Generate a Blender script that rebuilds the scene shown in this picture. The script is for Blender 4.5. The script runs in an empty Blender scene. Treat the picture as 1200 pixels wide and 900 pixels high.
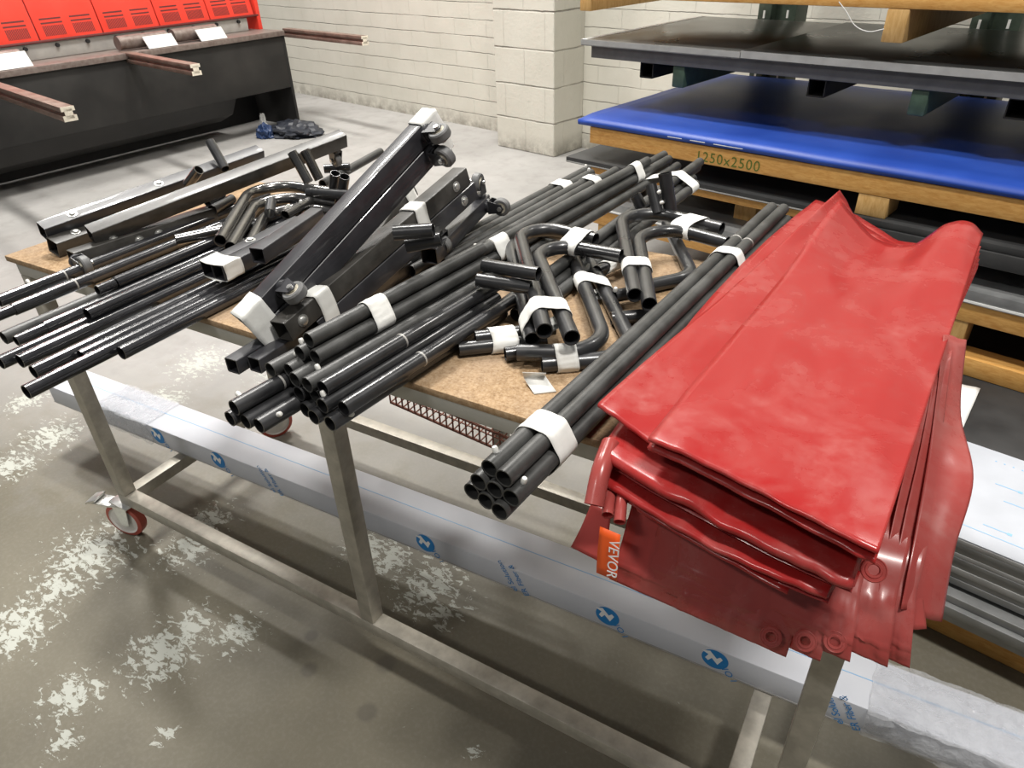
import bpy, bmesh, math, random
from mathutils import Vector, Matrix, noise
random.seed(7)
C = bpy.context.scene.collection
R = math.radians
# ------------------------------------------------------------------ camera
FPX = 824.14; PITCH = R(32.84); ROLL = R(-2.01); YAW = R(31.24); H = 1.55
def _basis():
    cp, sp = math.cos(PITCH), math.sin(PITCH)
    w = Vector((0, cp, -sp)); u = Vector((0, sp, cp)); r = Vector((1, 0, 0))
    cr, sr = math.cos(ROLL), math.sin(ROLL)
    r, u = cr*r + sr*u, -sr*r + cr*u
    M = Matrix.Rotation(YAW, 3, 'Z')
    return M@r, M@u, M@w
CR, CU, CW = _basis()
EYE = Vector((0, 0, H))
def ray(x, y): return (x-600)/FPX*CR - (y-450)/FPX*CU + CW
def at(x, y, z):            # photo point lying at height z
    d = ray(x, y); return EYE + d*((z-H)/d.z)
def atY(x, y, Y):           # photo point lying in the plane Y
    d = ray(x, y); return EYE + d*(Y/d.y)
def atD(x, y, D): return EYE + ray(x, y)*D
cam = bpy.data.cameras.new('camera'); co = bpy.data.objects.new('camera', cam); C.objects.link(co)
co.matrix_world = Matrix((( CR.x, CU.x, -CW.x, EYE.x), (CR.y, CU.y, -CW.y, EYE.y), (CR.z, CU.z, -CW.z, EYE.z), (0, 0, 0, 1)))
cam.sensor_width = 36; cam.lens = FPX/1200*36; cam.clip_start = .02
bpy.context.scene.camera = co

# ------------------------------------------------------------------ object helpers
class MB:
    def __init__(s): s.v = []; s.f = []
    def add(s, vs, fs):
        b = len(s.v); s.v += [Vector(v) for v in vs]; s.f += [tuple(i+b for i in f) for f in fs]
    def build(s, name, mat, parent=None, ang=28, loc=None, smooth=True):
        root = Vector((0, 0, 0))
        if parent is not None:
            p = parent
            while p: root += p.location; p = p.parent
            off = root
        else:
            if loc is None:
                n = len(s.v); lo = Vector((min(v.x for v in s.v), min(v.y for v in s.v), min(v.z for v in s.v))); hi = Vector((max(v.x for v in s.v), max(v.y for v in s.v), max(v.z for v in s.v)))
                loc = (lo+hi)/2; loc.z = lo.z
            off = Vector(loc)
        me = bpy.data.meshes.new(name); me.from_pydata([v-off for v in s.v], [], s.f); me.update()
        bm = bmesh.new(); bm.from_mesh(me); bmesh.ops.recalc_face_normals(bm, faces=bm.faces); bm.to_mesh(me); bm.free()
        me.materials.append(mat)
        if smooth:
            me.shade_smooth(); me.set_sharp_from_angle(angle=R(ang))
        o = bpy.data.objects.new(name, me); C.objects.link(o)
        if parent is not None: o.parent = parent
        else: o.location = off
        return o
def tag(o, label=None, cat=None, group=None, kind=None):
    if label: o['label'] = label
    if cat: o['category'] = cat
    if group: o['group'] = group
    if kind: o['kind'] = kind
    return o
def empty(name, loc, label, cat, group=None):
    o = bpy.data.objects.new(name, None); o.empty_display_size = .05; C.objects.link(o); o.location = loc
    return tag(o, label, cat, group)
def frame_of(d, up=None):
    d = Vector(d).normalized(); up = Vector(up) if up is not None else Vector((0, 0, 1))
    if abs(d.dot(up.normalized())) > .98: up = Vector((1, 0, 0))
    e1 = d.cross(up).normalized(); e2 = e1.cross(d).normalized()
    return d, e1, e2         # e1 sideways, e2 up
def box(mb, o, ex, ey, ez, bev=0.0):
    """box with corner-centred origin o and half-vectors ex, ey, ez, with a small chamfer"""
    o, ex, ey, ez = Vector(o), Vector(ex), Vector(ey), Vector(ez)
    if bev <= 0:
        vs = [o+sx*ex+sy*ey+sz*ez for sz in (-1, 1) for sy in (-1, 1) for sx in (-1, 1)]
        mb.add(vs, [(0,2,3,1),(4,5,7,6),(0,1,5,4),(2,6,7,3),(0,4,6,2),(1,3,7,5)]); return
    L = [ex.length, ey.length, ez.length]; b = min(bev, *[l*.45 for l in L])
    X, Y, Z = ex.normalized(), ey.normalized(), ez.normalized()
    bm = bmesh.new()
    bmesh.ops.create_cube(bm, size=2)
    for v in bm.verts: v.co = Vector((v.co.x*L[0], v.co.y*L[1], v.co.z*L[2]))
    bmesh.ops.bevel(bm, geom=list(bm.edges), offset=b, segments=2, affect='EDGES', profile=.5)
    bm.verts.ensure_lookup_table()
    vs = [o + v.co.x*X + v.co.y*Y + v.co.z*Z for v in bm.verts]
    mb.add(vs, [tuple(v.index for v in f.verts) for f in bm.faces]); bm.free()
def abox(mb, x0, x1, y0, y1, z0, z1, bev=0.0):
    box(mb, ((x0+x1)/2, (y0+y1)/2, (z0+z1)/2), ((x1-x0)/2, 0, 0), (0, (y1-y0)/2, 0), (0, 0, (z1-z0)/2), bev)
def sweep(mb, pts, prof_fn, n, closed_prof=True, wall=None):
    """sweep rings along pts; prof_fn(inset) -> list of (a,b). hollow when wall is given"""
    pts = [Vector(p) for p in pts]
    T = []
    for i in range(len(pts)):
        a = pts[max(i-1, 0)]; b = pts[min(i+1, len(pts)-1)]; T.append((b-a).normalized())
    d, e1, e2 = frame_of(T[0])
    frames = []
    for i, t in enumerate(T):
        if i: 
            e1 = (e1 - t*e1.dot(t)).normalized()
        e2 = e1.cross(t).normalized(); frames.append((e1.copy(), e2.copy()))
    def rings(ins): return [[p + a*f[0] + b*f[1] for a, b in prof_fn(ins)] for p, f in zip(pts, frames)]
    o = rings(0); m = len(pts)
    vs = [v for r in o for v in r]; fs = []
    for i in range(m-1):
        for j in range(n): fs.append((i*n+j, i*n+(j+1) % n, (i+1)*n+(j+1) % n, (i+1)*n+j))
    if wall:
        q = rings(wall); b0 = len(vs); vs += [v for r in q for v in r]
        for i in range(m-1):
            for j in range(n): fs.append((b0+i*n+j, b0+(i+1)*n+j, b0+(i+1)*n+(j+1) % n, b0+i*n+(j+1) % n))
        for i in (0, m-1):
            for j in range(n): fs.append((i*n+j, i*n+(j+1) % n, b0+i*n+(j+1) % n, b0+i*n+j))
    else:
        fs.append(tuple(range(n))[::-1]); fs.append(tuple((m-1)*n+j for j in range(n)))
    mb.add(vs, fs)
def tube(mb, pts, r, wall=.0017, seg=20):
    def prof(ins): return [((r-ins)*math.cos(2*math.pi*k/seg), (r-ins)*math.sin(2*math.pi*k/seg)) for k in range(seg)]
    sweep(mb, pts, prof, seg, wall=wall)
def rod(mb, p, q, r, seg=14): tube(mb, [p, q], r, None, seg)
def squaretube(mb, p, q, up, w, h, wall=.002, rad=.003):
    p, q = Vector(p), Vector(q); d, e1, e2 = frame_of(q-p, up)
    def ring(c, ins):
        a, b, rr = w/2-ins, h/2-ins, max(rad-ins, .0006); out = []
        for sx, sy, a0 in ((1, 1, 0), (-1, 1, 90), (-1, -1, 180), (1, -1, 270)):
            for k in range(4):
                t = R(a0+30*k); out.append(c + (sx*(a-rr)+rr*math.cos(t))*e1 + (sy*(b-rr)+rr*math.sin(t))*e2)
        return out
    n = 16
    A, B, A2, B2 = ring(p, 0), ring(q, 0), ring(p, wall), ring(q, wall)
    vs = A+B+A2+B2; fs = []
    for j in range(n):
        k = (j+1) % n
        fs += [(j, k, n+k, n+j), (2*n+j, 3*n+j, 3*n+k, 2*n+k), (j, 2*n+j, 2*n+k, k), (n+j, n+k, 3*n+k, 3*n+j)]
    mb.add(vs, fs)
def lathe(mb, o, axis, prof, seg=24):
    d, e1, e2 = frame_of(axis); o = Vector(o); n = len(prof); vs = []; fs = []
    for k in range(seg):
        t = 2*math.pi*k/seg
        for r, z in prof: vs.append(o + d*z + (e1*math.cos(t)+e2*math.sin(t))*r)
    for k in range(seg):
        m = (k+1) % seg
        for i in range(n-1): fs.append((k*n+i, k*n+i+1, m*n+i+1, m*n+i))
    mb.add(vs, fs)
def fillet(pts, rad, n=10):
    pts = [Vector(p) for p in pts]; out = [pts[0]]
    for i in range(1, len(pts)-1):
        a, b, c = pts[i-1], pts[i], pts[i+1]; u = (a-b).normalized(); v = (c-b).normalized()
        ang = math.acos(max(-1, min(1, u.dot(v)))); t = min(rad/math.tan(ang/2), (a-b).length*.49 if i > 1 else (a-b).length*.95, (c-b).length*.49 if i < len(pts)-2 else (c-b).length*.95)
        rr = t*math.tan(ang/2); cen = b + (u+v).normalized()*(rr/math.sin(ang/2)); p0 = b+u*t-cen; p1 = b+v*t-cen
        tot = math.pi-ang; ax = p0.cross(p1).normalized()
        for k in range(n+1): out.append(cen + Matrix.Rotation(tot*k/n, 3, ax)@p0)
    out.append(pts[-1]); return out
def hull2(pts):
    pts = sorted(set((round(a, 6), round(b, 6)) for a, b in pts))
    def half(ps):
        h = []
        for p in ps:
            while len(h) > 1 and (h[-1][0]-h[-2][0])*(p[1]-h[-2][1])-(h[-1][1]-h[-2][1])*(p[0]-h[-2][0]) <= 0: h.pop()
            h.append(p)
        return h
    a = half(pts); b = half(pts[::-1]); return a[:-1]+b[:-1]
def tape_band(o, d, items, width, label, seed=0, tail=None):
    """paper tape wound round several things: items are (axis point, axis dir, r) or lists of corner points"""
    rnd = random.Random(seed)
    d, e1, e2 = frame_of(d); o = Vector(o)
    def hull_at(t):
        pl = o + d*t; P = []
        for it in items:
            if len(it) == 3 and not hasattr(it[2], '__len__') and isinstance(it[2], float):
                p, dd, r = Vector(it[0]), Vector(it[1]), it[2]
                c = p + dd*((pl-p).dot(d)/dd.dot(d)) - o
                for k in range(14): P.append((c.dot(e1)+(r+.0011)*math.cos(k*math.pi/7), c.dot(e2)+(r+.0011)*math.sin(k*math.pi/7)))
            else:
                pts, dd = it
                for p in pts:
                    c = Vector(p) + Vector(dd)*((pl-Vector(p)).dot(d)/Vector(dd).dot(d)) - o
                    P.append((c.dot(e1), c.dot(e2)))
        return hull2(P)
    base = hull_at(width/2); n = 56
    L = [0]
    for i in range(len(base)):
        a, b = base[i], base[(i+1) % len(base)]; L.append(L[-1]+math.hypot(a[0]-b[0], a[1]-b[1]))
    def samp(s):
        s = s % L[-1]
        for i in range(len(base)):
            if s <= L[i+1]:
                f = (s-L[i])/max(L[i+1]-L[i], 1e-9); a, b = base[i], base[(i+1) % len(base)]
                return (a[0]+(b[0]-a[0])*f, a[1]+(b[1]-a[1])*f)
    cx = sum(p[0] for p in base)/len(base); cy = sum(p[1] for p in base)/len(base)
    vs = []; fs = []; m = 5
    sk = [rnd.uniform(-.0035, .0035) for _ in range(8)]
    for k in range(n):
        a, b = samp(L[-1]*k/n); nx, ny = a-cx, b-cy; l = math.hypot(nx, ny); nx /= l; ny /= l
        ph = 2*math.pi*k/n; slip = sk[0]*math.sin(ph+sk[1]*900)+sk[2]*math.sin(2*ph+sk[3]*900)
        for i in range(m+1):
            t = width*i/m + slip*1.2
            w = .0011*noise.noise(Vector((k*.35+seed*7, i*.8, seed))) + .0006
            vs.append(o + d*t + e1*(a+nx*w) + e2*(b+ny*w))
    M1 = m+1
    for k in range(n):
        k2 = (k+1) % n
        for i in range(m): fs.append((k*M1+i, k*M1+i+1, k2*M1+i+1, k2*M1+i))
    mb = MB(); mb.add(vs, fs)
    if tail:
        tv = [Vector(p) for p in tail]; nn = len(tv)//2
        mb.add(tv, [(2*i, 2*i+1, 2*i+3, 2*i+2) for i in range(nn-1)])
    ob = mb.build('masking_tape', M['tape'], ang=80)
    md = ob.modifiers.new('thickness', 'SOLIDIFY'); md.thickness = .0007; md.offset = 1
    return tag(ob, label, 'tape')
def catmull(p0, p1, p2, p3, t):
    return .5*((2*p1)+(p2-p0)*t+(2*p0-5*p1+4*p2-p3)*t*t+(3*p1-p0-3*p2+p3)*t*t*t)
def spline(ps, n):
    out = []; m = len(ps)-1
    for i in range(n+1):
        s = i/n*m; k = min(int(s), m-1); t = s-k
        p0 = ps[k-1] if k > 0 else 2*ps[0]-ps[1]; p3 = ps[k+2] if k+2 <= m else 2*ps[m]-ps[m-1]
        out.append(catmull(p0, ps[k], ps[k+1], p3, t))
    return out
def patch(rows, nu, nv):
    a = [spline(r, nu) for r in rows]; cols = [spline([r[i] for r in a], nv) for i in range(nu+1)]
    return [[cols[i][j] for i in range(nu+1)] for j in range(nv+1)]
def grid_faces(nr, nc): return [(j*nc+i, j*nc+i+1, (j+1)*nc+i+1, (j+1)*nc+i) for j in range(nr-1) for i in range(nc-1)]
def grid(mb, g): mb.add([p for r in g for p in r], grid_faces(len(g), len(g[0])))
def text_mesh(body, size, M4, name, mat, parent, ext=.0002, align='LEFT', spacing=1.0):
    cu = bpy.data.curves.new('lettering', 'FONT'); cu.body = body; cu.size = size; cu.extrude = ext; cu.align_x = align; cu.space_character = spacing
    to = bpy.data.objects.new('lettering', cu); C.objects.link(to)
    dg = bpy.context.evaluated_depsgraph_get(); dg.update()
    me = bpy.data.meshes.new_from_object(to.evaluated_get(dg)); bpy.data.objects.remove(to); bpy.data.curves.remove(cu)
    mb = MB(); mb.add([M4 @ v.co for v in me.vertices], [tuple(p.vertices) for p in me.polygons])
    return mb.build(name, mat, parent, smooth=False)

# ------------------------------------------------------------------ materials
M = {}
def nt(name):
    m = bpy.data.materials.new(name); m.use_nodes = True; t = m.node_tree; b = t.nodes['Principled BSDF']
    return m, t, b
def N(t, ty, **kw):
    n = t.nodes.new(ty)
    for k, v in kw.items():
        if k.startswith('i_'):
            n.inputs[int(k[2:]) if k[2:].isdigit() else k[2:].replace('_', ' ')].default_value = v
        else: setattr(n, k, v)
    return n
def ramp(t, src, stops):
    r = t.nodes.new('ShaderNodeValToRGB'); e = r.color_ramp.elements
    while len(e) < len(stops): e.new(.5)
    for k, (p, c) in enumerate(stops): e[k].position = p; e[k].color = (*c, 1) if len(c) == 3 else c
    t.links.new(src, r.inputs[0]); return r
def noi(t, scale, detail=4, rough=.55, vec=None, dist=0):
    n = N(t, 'ShaderNodeTexNoise'); n.inputs['Scale'].default_value = scale; n.inputs['Detail'].default_value = detail; n.inputs['Roughness'].default_value = rough; n.inputs['Distortion'].default_value = dist
    if vec is None:
        if 'TC' not in t.nodes: tc = t.nodes.new('ShaderNodeTexCoord'); tc.name = 'TC'
        vec = t.nodes['TC'].outputs['Object']
    t.links.new(vec, n.inputs['Vector']); return n
def math_(t, op, a, b=None, clamp=False):
    n = t.nodes.new('ShaderNodeMath'); n.operation = op; n.use_clamp = clamp
    for i, x in enumerate((a, b)):
        if x is None: continue
        if isinstance(x, (int, float)): n.inputs[i].default_value = x
        else: t.links.new(x, n.inputs[i])
    return n.outputs[0]
def mixc(t, f, a, b):
    n = t.nodes.new('ShaderNodeMix'); n.data_type = 'RGBA'
    for i, x in ((0, f), (6, a), (7, b)):
        if isinstance(x, (int, float)): n.inputs[i].default_value = x
        elif isinstance(x, tuple): n.inputs[i].default_value = (*x, 1) if len(x) == 3 else x
        else: t.links.new(x, n.inputs[i])
    return n.outputs[2]
def bump(t, b, h, strength=.3, dist=.002):
    n = t.nodes.new('ShaderNodeBump'); n.inputs['Strength'].default_value = strength; n.inputs['Distance'].default_value = dist
    t.links.new(h, n.inputs['Height']); t.links.new(n.outputs[0], b.inputs['Normal']); return n
def simple(name, col, rough=.5, metal=0, var=0, vscale=30, spec=.5, coat=0, bmp=0, bscale=200, col2=None):
    m, t, b = nt(name); b.inputs['Roughness'].default_value = rough; b.inputs['Metallic'].default_value = metal; b.inputs['Specular IOR Level'].default_value = spec; b.inputs['Coat Weight'].default_value = coat
    if var or col2:
        n = noi(t, vscale); c2 = col2 or tuple(min(1, c*(1+var)+.01*var) for c in col)
        r = ramp(t, n.outputs[0], [(.35, col), (.7, c2)]); t.links.new(r.outputs[0], b.inputs['Base Color'])
        rr = math_(t, 'MULTIPLY_ADD', n.outputs[0], .25); t.nodes[-1].inputs[2].default_value = rough-.12; t.links.new(rr, b.inputs['Roughness'])
    else: b.inputs['Base Color'].default_value = (*col, 1)
    if bmp: bump(t, b, noi(t, bscale, 3).outputs[0], bmp, .001)
    M[name] = m; return m
simple('pipe_black', (.012, .012, .013), .3, 0, .9, 14, .6, .25)
simple('pipe_dusty', (.024, .024, .023), .42, 0, 1.2, 20, .55, 0, .06, 500)
simple('pipe_gloss', (.012, .012, .014), .2, 0, .6, 18, .7, .6)
simple('tube_black', (.015, .015, .018), .4, 0, .9, 16, .6, .3)
simple('tube_brownish', (.03, .028, .025), .4, 0, .9, 25, .5, .1)
simple('chrome_dark', (.16, .155, .15), .2, .9, .3, 20)
simple('zinc', (.62, .62, .6), .32, .85, .2, 60)
simple('wheel_grey', (.12, .12, .12), .5, 0, .4, 60)
simple('hub_cream', (.6, .56, .46), .5)
simple('tape', (.74, .735, .70), .8, 0, 0, 30, .3, 0, .25, 160, (.80, .80, .77))
simple('button_white', (.75, .74, .7), .4, .2)
simple('steel_leg', (.34, .32, .275), .45, .35, .35, 35, .5, 0, .05, 300, (.46, .43, .37))
simple('steel_frame', (.40, .40, .375), .42, .35, .2, 12, .5, 0, .05, 300, (.5, .49, .46))
simple('wheel_red', (.42, .075, .05), .45)
simple('wheel_white', (.7, .68, .64), .45)
simple('black_steel', (.013, .0125, .012), .55, 0, .8, 3, .35, 0, .1, 120, (.03, .028, .026))
simple('deep_black', (.008, .008, .009), .6)
simple('table_rust', (.16, .12, .105), .45, .4, .3, 30, .5, 0, .1, 90, (.24, .2, .18))
simple('guard_red', (.72, .045, .025), .42, 0, .12, 6)
simple('guard_dark', (.10, .012, .01), .6)
simple('clamp_grey', (.34, .33, .31), .45, .2, .3, 8)
simple('arm_steel', (.17, .115, .09), .45, .4, .4, 12, .5, 0, .1, 90, (.28, .2, .165))
simple('arm_end', (.72, .66, .55), .5, .1, .2, 50)
simple('pad_white', (.52, .52, .5), .5, 0, .1, 20)
simple('rack_green', (.035, .05, .035), .5, 0, .4, 30)
simple('arm_green', (.05, .085, .055), .5, 0, .4, 30)
simple('slot_white', (.7, .7, .66), .6)
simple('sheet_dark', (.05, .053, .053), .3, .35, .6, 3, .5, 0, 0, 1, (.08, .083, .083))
simple('sheet_wall_sheen', (.22, .225, .22), .3, .4, .3, 3, .5, 0, 0, 1, (.28, .285, .28))  # lighter than sheet_dark: the white wall's reflection is put into the base colour
simple('sheet_edge', (.33, .33, .32), .5, .1, .2, 20)
simple('tray_grey', (.10, .10, .098), .6, 0, .3, 20)
simple('plate_black', (.02, .021, .022), .5, .2, .9, 4, .5, 0, 0, 1, (.05, .05, .05))
simple('plate_grey', (.22, .225, .225), .35, .5, .4, 9, .5, 0, .08, 40, (.34, .345, .345))
simple('paper_white', (.82, .82, .8), .7)
simple('film_blue_sheet', (.012, .045, .27), .45, 0, .5, 2.2, .4, 0, .1, 14, (.022, .075, .38))
simple('ink_blue', (.02, .22, .55), .5)
simple('ink_pale', (.25, .45, .68), .5)
simple('ink_white', (.85, .86, .86), .5)
simple('ink_green', (.10, .14, .02), .8)
simple('label_orange', (.86, .11, .012), .5)
simple('rust_wire', (.20, .075, .05), .6, .3, .3, 30)
simple('bag_dark', (.010, .012, .018), .5, 0, .8, 30, .5, 0, .3, 40)
simple('bag_blue', (.015, .035, .10), .5)
def wood(name, c1, c2, sc):
    m, t, b = nt(name); tc = N(t, 'ShaderNodeTexCoord'); tc.name = 'TC'; mp = N(t, 'ShaderNodeMapping'); mp.inputs['Scale'].default_value = sc
    t.links.new(tc.outputs['Object'], mp.inputs[0]); n = noi(t, 9, 6, .6, mp.outputs[0], .6); n2 = noi(t, 5, 3)
    r = ramp(t, n.outputs[0], [(.3, c1), (.62, c2)]); c = mixc(t, math_(t, 'MULTIPLY', n2.outputs[0], .5), r.outputs[0], tuple(x*.55 for x in c1)); t.links.new(c, b.inputs['Base Color']); b.inputs['Roughness'].default_value = .65
    bump(t, b, n.outputs[0], .15, .002); M[name] = m
wood('pine', (.58, .27, .055), (.76, .43, .13), (1, 14, 14))
wood('pine_block', (.50, .28, .08), (.68, .43, .17), (10, 10, 2))
def particle():
    m, t, b = nt('particle_board'); n = noi(t, 170, 3, .7); n2 = noi(t, 60, 4, .7); n3 = noi(t, 6, 3)
    r = ramp(t, n.outputs[0], [(.3, (.17, .09, .035)), (.48, (.36, .22, .10)), (.66, (.50, .36, .225))])
    r2 = ramp(t, n2.outputs[0], [(.38, (.22, .14, .075)), (.6, (.42, .295, .175))])
    c = mixc(t, .45, r.outputs[0], r2.outputs[0]); g = ramp(t, n3.outputs[0], [(.4, (0, 0, 0)), (.7, (1, 1, 1))])
    c = mixc(t, math_(t, 'MULTIPLY', g.outputs[0], .55), c, (.25, .19, .14)); t.links.new(c, b.inputs['Base Color']); b.inputs['Roughness'].default_value = .8
    bump(t, b, n.outputs[0], .4, .002); M['particle_board'] = m
particle()
def vinyl(nm_, cb_, cd_, tf_):
    m, t, b = nt(nm_); n = noi(t, 7, 5, .6, None, .8); n2 = noi(t, 45, 4, .6); n3 = noi(t, 2.6, 3, .5, None, 1.2)
    dust = math_(t, 'MULTIPLY', ramp(t, n.outputs[0], [(.45, (0, 0, 0)), (.75, (1, 1, 1))]).outputs[0], ramp(t, n2.outputs[0], [(.35, (.2,)*3), (.7, (1,)*3)]).outputs[0])
    c = mixc(t, math_(t, 'MULTIPLY', dust, .5), cb_, cd_); t.links.new(c, b.inputs['Base Color'])
    b.inputs['Specular IOR Level'].default_value = .5; b.inputs['Coat Weight'].default_value = .15; b.inputs['Coat Roughness'].default_value = .12
    rr = math_(t, 'ADD', math_(t, 'MULTIPLY', dust, .25), math_(t, 'MULTIPLY', n3.outputs[0], .28)); rr = math_(t, 'ADD', rr, .1); t.links.new(rr, b.inputs['Roughness'])
    bump(t, b, n3.outputs[0], .25, .02)
    tr = N(t, 'ShaderNodeBsdfTransparent'); tr.inputs[0].default_value = (.62, .16, .15, 1); tl = N(t, 'ShaderNodeBsdfTranslucent'); tl.inputs[0].default_value = (.6, .03, .03, 1)
    mx = N(t, 'ShaderNodeMixShader'); mx.inputs[0].default_value = .22; mx2 = N(t, 'ShaderNodeMixShader'); mx2.inputs[0].default_value = tf_
    t.links.new(b.outputs[0], mx.inputs[1]); t.links.new(tl.outputs[0], mx.inputs[2]); t.links.new(mx.outputs[0], mx2.inputs[1]); t.links.new(tr.outputs[0], mx2.inputs[2])
    t.links.new(mx2.outputs[0], t.nodes['Material Output'].inputs[0]); M[nm_] = m
vinyl('red_vinyl', (.46, .028, .027), (.62, .27, .24), .2); vinyl('red_vinyl_thin', (.46, .085, .075), (.56, .30, .27), .25)
def filmbeam():
    m, t, b = nt('film_white'); n = noi(t, 5, 4); n2 = noi(t, 60, 3)
    r = ramp(t, n.outputs[0], [(.35, (.55, .57, .62)), (.7, (.62, .635, .68))]); t.links.new(r.outputs[0], b.inputs['Base Color']); b.inputs['Roughness'].default_value = .5; b.inputs['Specular IOR Level'].default_value = .35
    bump(t, b, n2.outputs[0], .06, .002); M['film_white'] = m
    m, t, b = nt('cling_film'); n = noi(t, 40, 5, .65, None, 1.5); b.inputs['Base Color'].default_value = (.85, .87, .9, 1); b.inputs['Roughness'].default_value = .06; bump(t, b, n.outputs[0], .9, .012)
    tr = N(t, 'ShaderNodeBsdfTransparent'); tr.inputs[0].default_value = (.97, .97, .98, 1); mx = N(t, 'ShaderNodeMixShader'); mx.inputs[0].default_value = .66
    t.links.new(b.outputs[0], mx.inputs[1]); t.links.new(tr.outputs[0], mx.inputs[2]); t.links.new(mx.outputs[0], t.nodes['Material Output'].inputs[0]); M['cling_film'] = m
filmbeam(); simple('film_pale', (.42, .44, .48), .5, 0, .15, 6)
def floor_mat():
    m, t, b = nt('concrete_floor'); tc = N(t, 'ShaderNodeTexCoord'); tc.name = 'TC'; P = tc.outputs['Object']
    n1 = noi(t, 1.1, 5, .6); n2 = noi(t, 7, 5, .6); n3 = noi(t, 90, 3, .6); n4 = noi(t, .35, 2)
    brown = ramp(t, n1.outputs[0], [(.3, (.125, .114, .084)), (.7, (.19, .174, .132))])
    grey = ramp(t, n1.outputs[0], [(.3, (.265, .258, .248)), (.7, (.37, .36, .35))])
    sep = N(t, 'ShaderNodeSeparateXYZ'); t.links.new(P, sep.inputs[0])
    # painted, greyer floor beyond the work area
    far = math_(t, 'ADD', math_(t, 'MULTIPLY', sep.outputs[1], .5), math_(t, 'MULTIPLY', sep.outputs[0], -.16))
    far = math_(t, 'ADD', far, math_(t, 'MULTIPLY', n2.outputs[0], .5)); far = ramp(t, math_(t, 'MULTIPLY', far, .5, True), [(.48, (0, 0, 0)), (.72, (1, 1, 1))]).outputs[0]
    c = mixc(t, far, brown.outputs[0], grey.outputs[0])
    c = mixc(t, math_(t, 'MULTIPLY', ramp(t, n2.outputs[0], [(.5, (0, 0, 0)), (.75, (1, 1, 1))]).outputs[0], .3), c, (.13, .12, .10))
    c = mixc(t, math_(t, 'MULTIPLY', ramp(t, n3.outputs[0], [(.45, (0, 0, 0)), (.8, (1, 1, 1))]).outputs[0], .18), c, (.33, .31, .27))
    # worn patches of pale paint
    mp = N(t, 'ShaderNodeMapping'); mp.inputs['Rotation'].default_value = (0, 0, R(35)); mp.inputs['Scale'].default_value = (1, 1.9, 1); t.links.new(P, mp.inputs[0])
    f1 = noi(t, 30, 7, .72, mp.outputs[0], .7); acc = None
    for px, py, rad in [(105, 650, .17), (65, 690, .10), (190, 765, .13), (225, 735, .10), (280, 740, .08), (225, 640, .12), (20, 740, .12), (85, 815, .09), (25, 720, .09), (235, 425, .16), (330, 435, .15), (60, 510, .14), (15, 545, .12), (190, 470, .12), (460, 655, .10), (505, 690, .13), (430, 640, .1), (555, 880, .025), (245, 610, .1), (520, 720, .06), (195, 860, .035), (75, 868, .05), (530, 620, .06), (30, 470, .1), (640, 470, .12)]:
        p = at(px, py, 0); d = N(t, 'ShaderNodeVectorMath', operation='DISTANCE'); t.links.new(P, d.inputs[0]); d.inputs[1].default_value = p
        g = math_(t, 'SUBTRACT', 1, math_(t, 'DIVIDE', d.outputs['Value'], rad*1.5), True)
        acc = g if acc is None else math_(t, 'MAXIMUM', acc, g)
    msk = math_(t, 'ADD', math_(t, 'MULTIPLY', acc, .27), f1.outputs[0]); msk = ramp(t, msk, [(.69, (0, 0, 0)), (.712, (1, 1, 1))]).outputs[0]
    c = mixc(t, math_(t, 'MULTIPLY', msk, .9), c, (.46, .475, .43))
    sp = noi(t, 30, 4, .7); spk = ramp(t, sp.outputs[0], [(.745, (0, 0, 0)), (.76, (1, 1, 1))]).outputs[0]
    c = mixc(t, math_(t, 'MULTIPLY', spk, math_(t, 'SUBTRACT', 1, far)), c, (.48, .48, .44))
    # round darker spots
    for px, py, rad in [(452, 778, .032), (365, 745, .022), (362, 785, .026), (430, 835, .03)]:
        p = at(px, py, 0); d = N(t, 'ShaderNodeVectorMath', operation='DISTANCE'); t.links.new(P, d.inputs[0]); d.inputs[1].default_value = p
        g = ramp(t, math_(t, 'DIVIDE', d.outputs['Value'], rad), [(.6, (.55,)*3), (1, (0, 0, 0))]).outputs[0]; c = mixc(t, g, c, (.1, .09, .075))
    t.links.new(c, b.inputs['Base Color']); b.inputs['Specular IOR Level'].default_value = .35
    rr = math_(t, 'ADD', math_(t, 'MULTIPLY', n2.outputs[0], .3), .38); t.links.new(rr, b.inputs['Roughness'])
    hh = math_(t, 'ADD', math_(t, 'MULTIPLY', msk, .5), math_(t, 'MULTIPLY', n3.outputs[0], .3)); bump(t, b, hh, .25, .003); M['concrete_floor'] = m
floor_mat()
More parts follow.
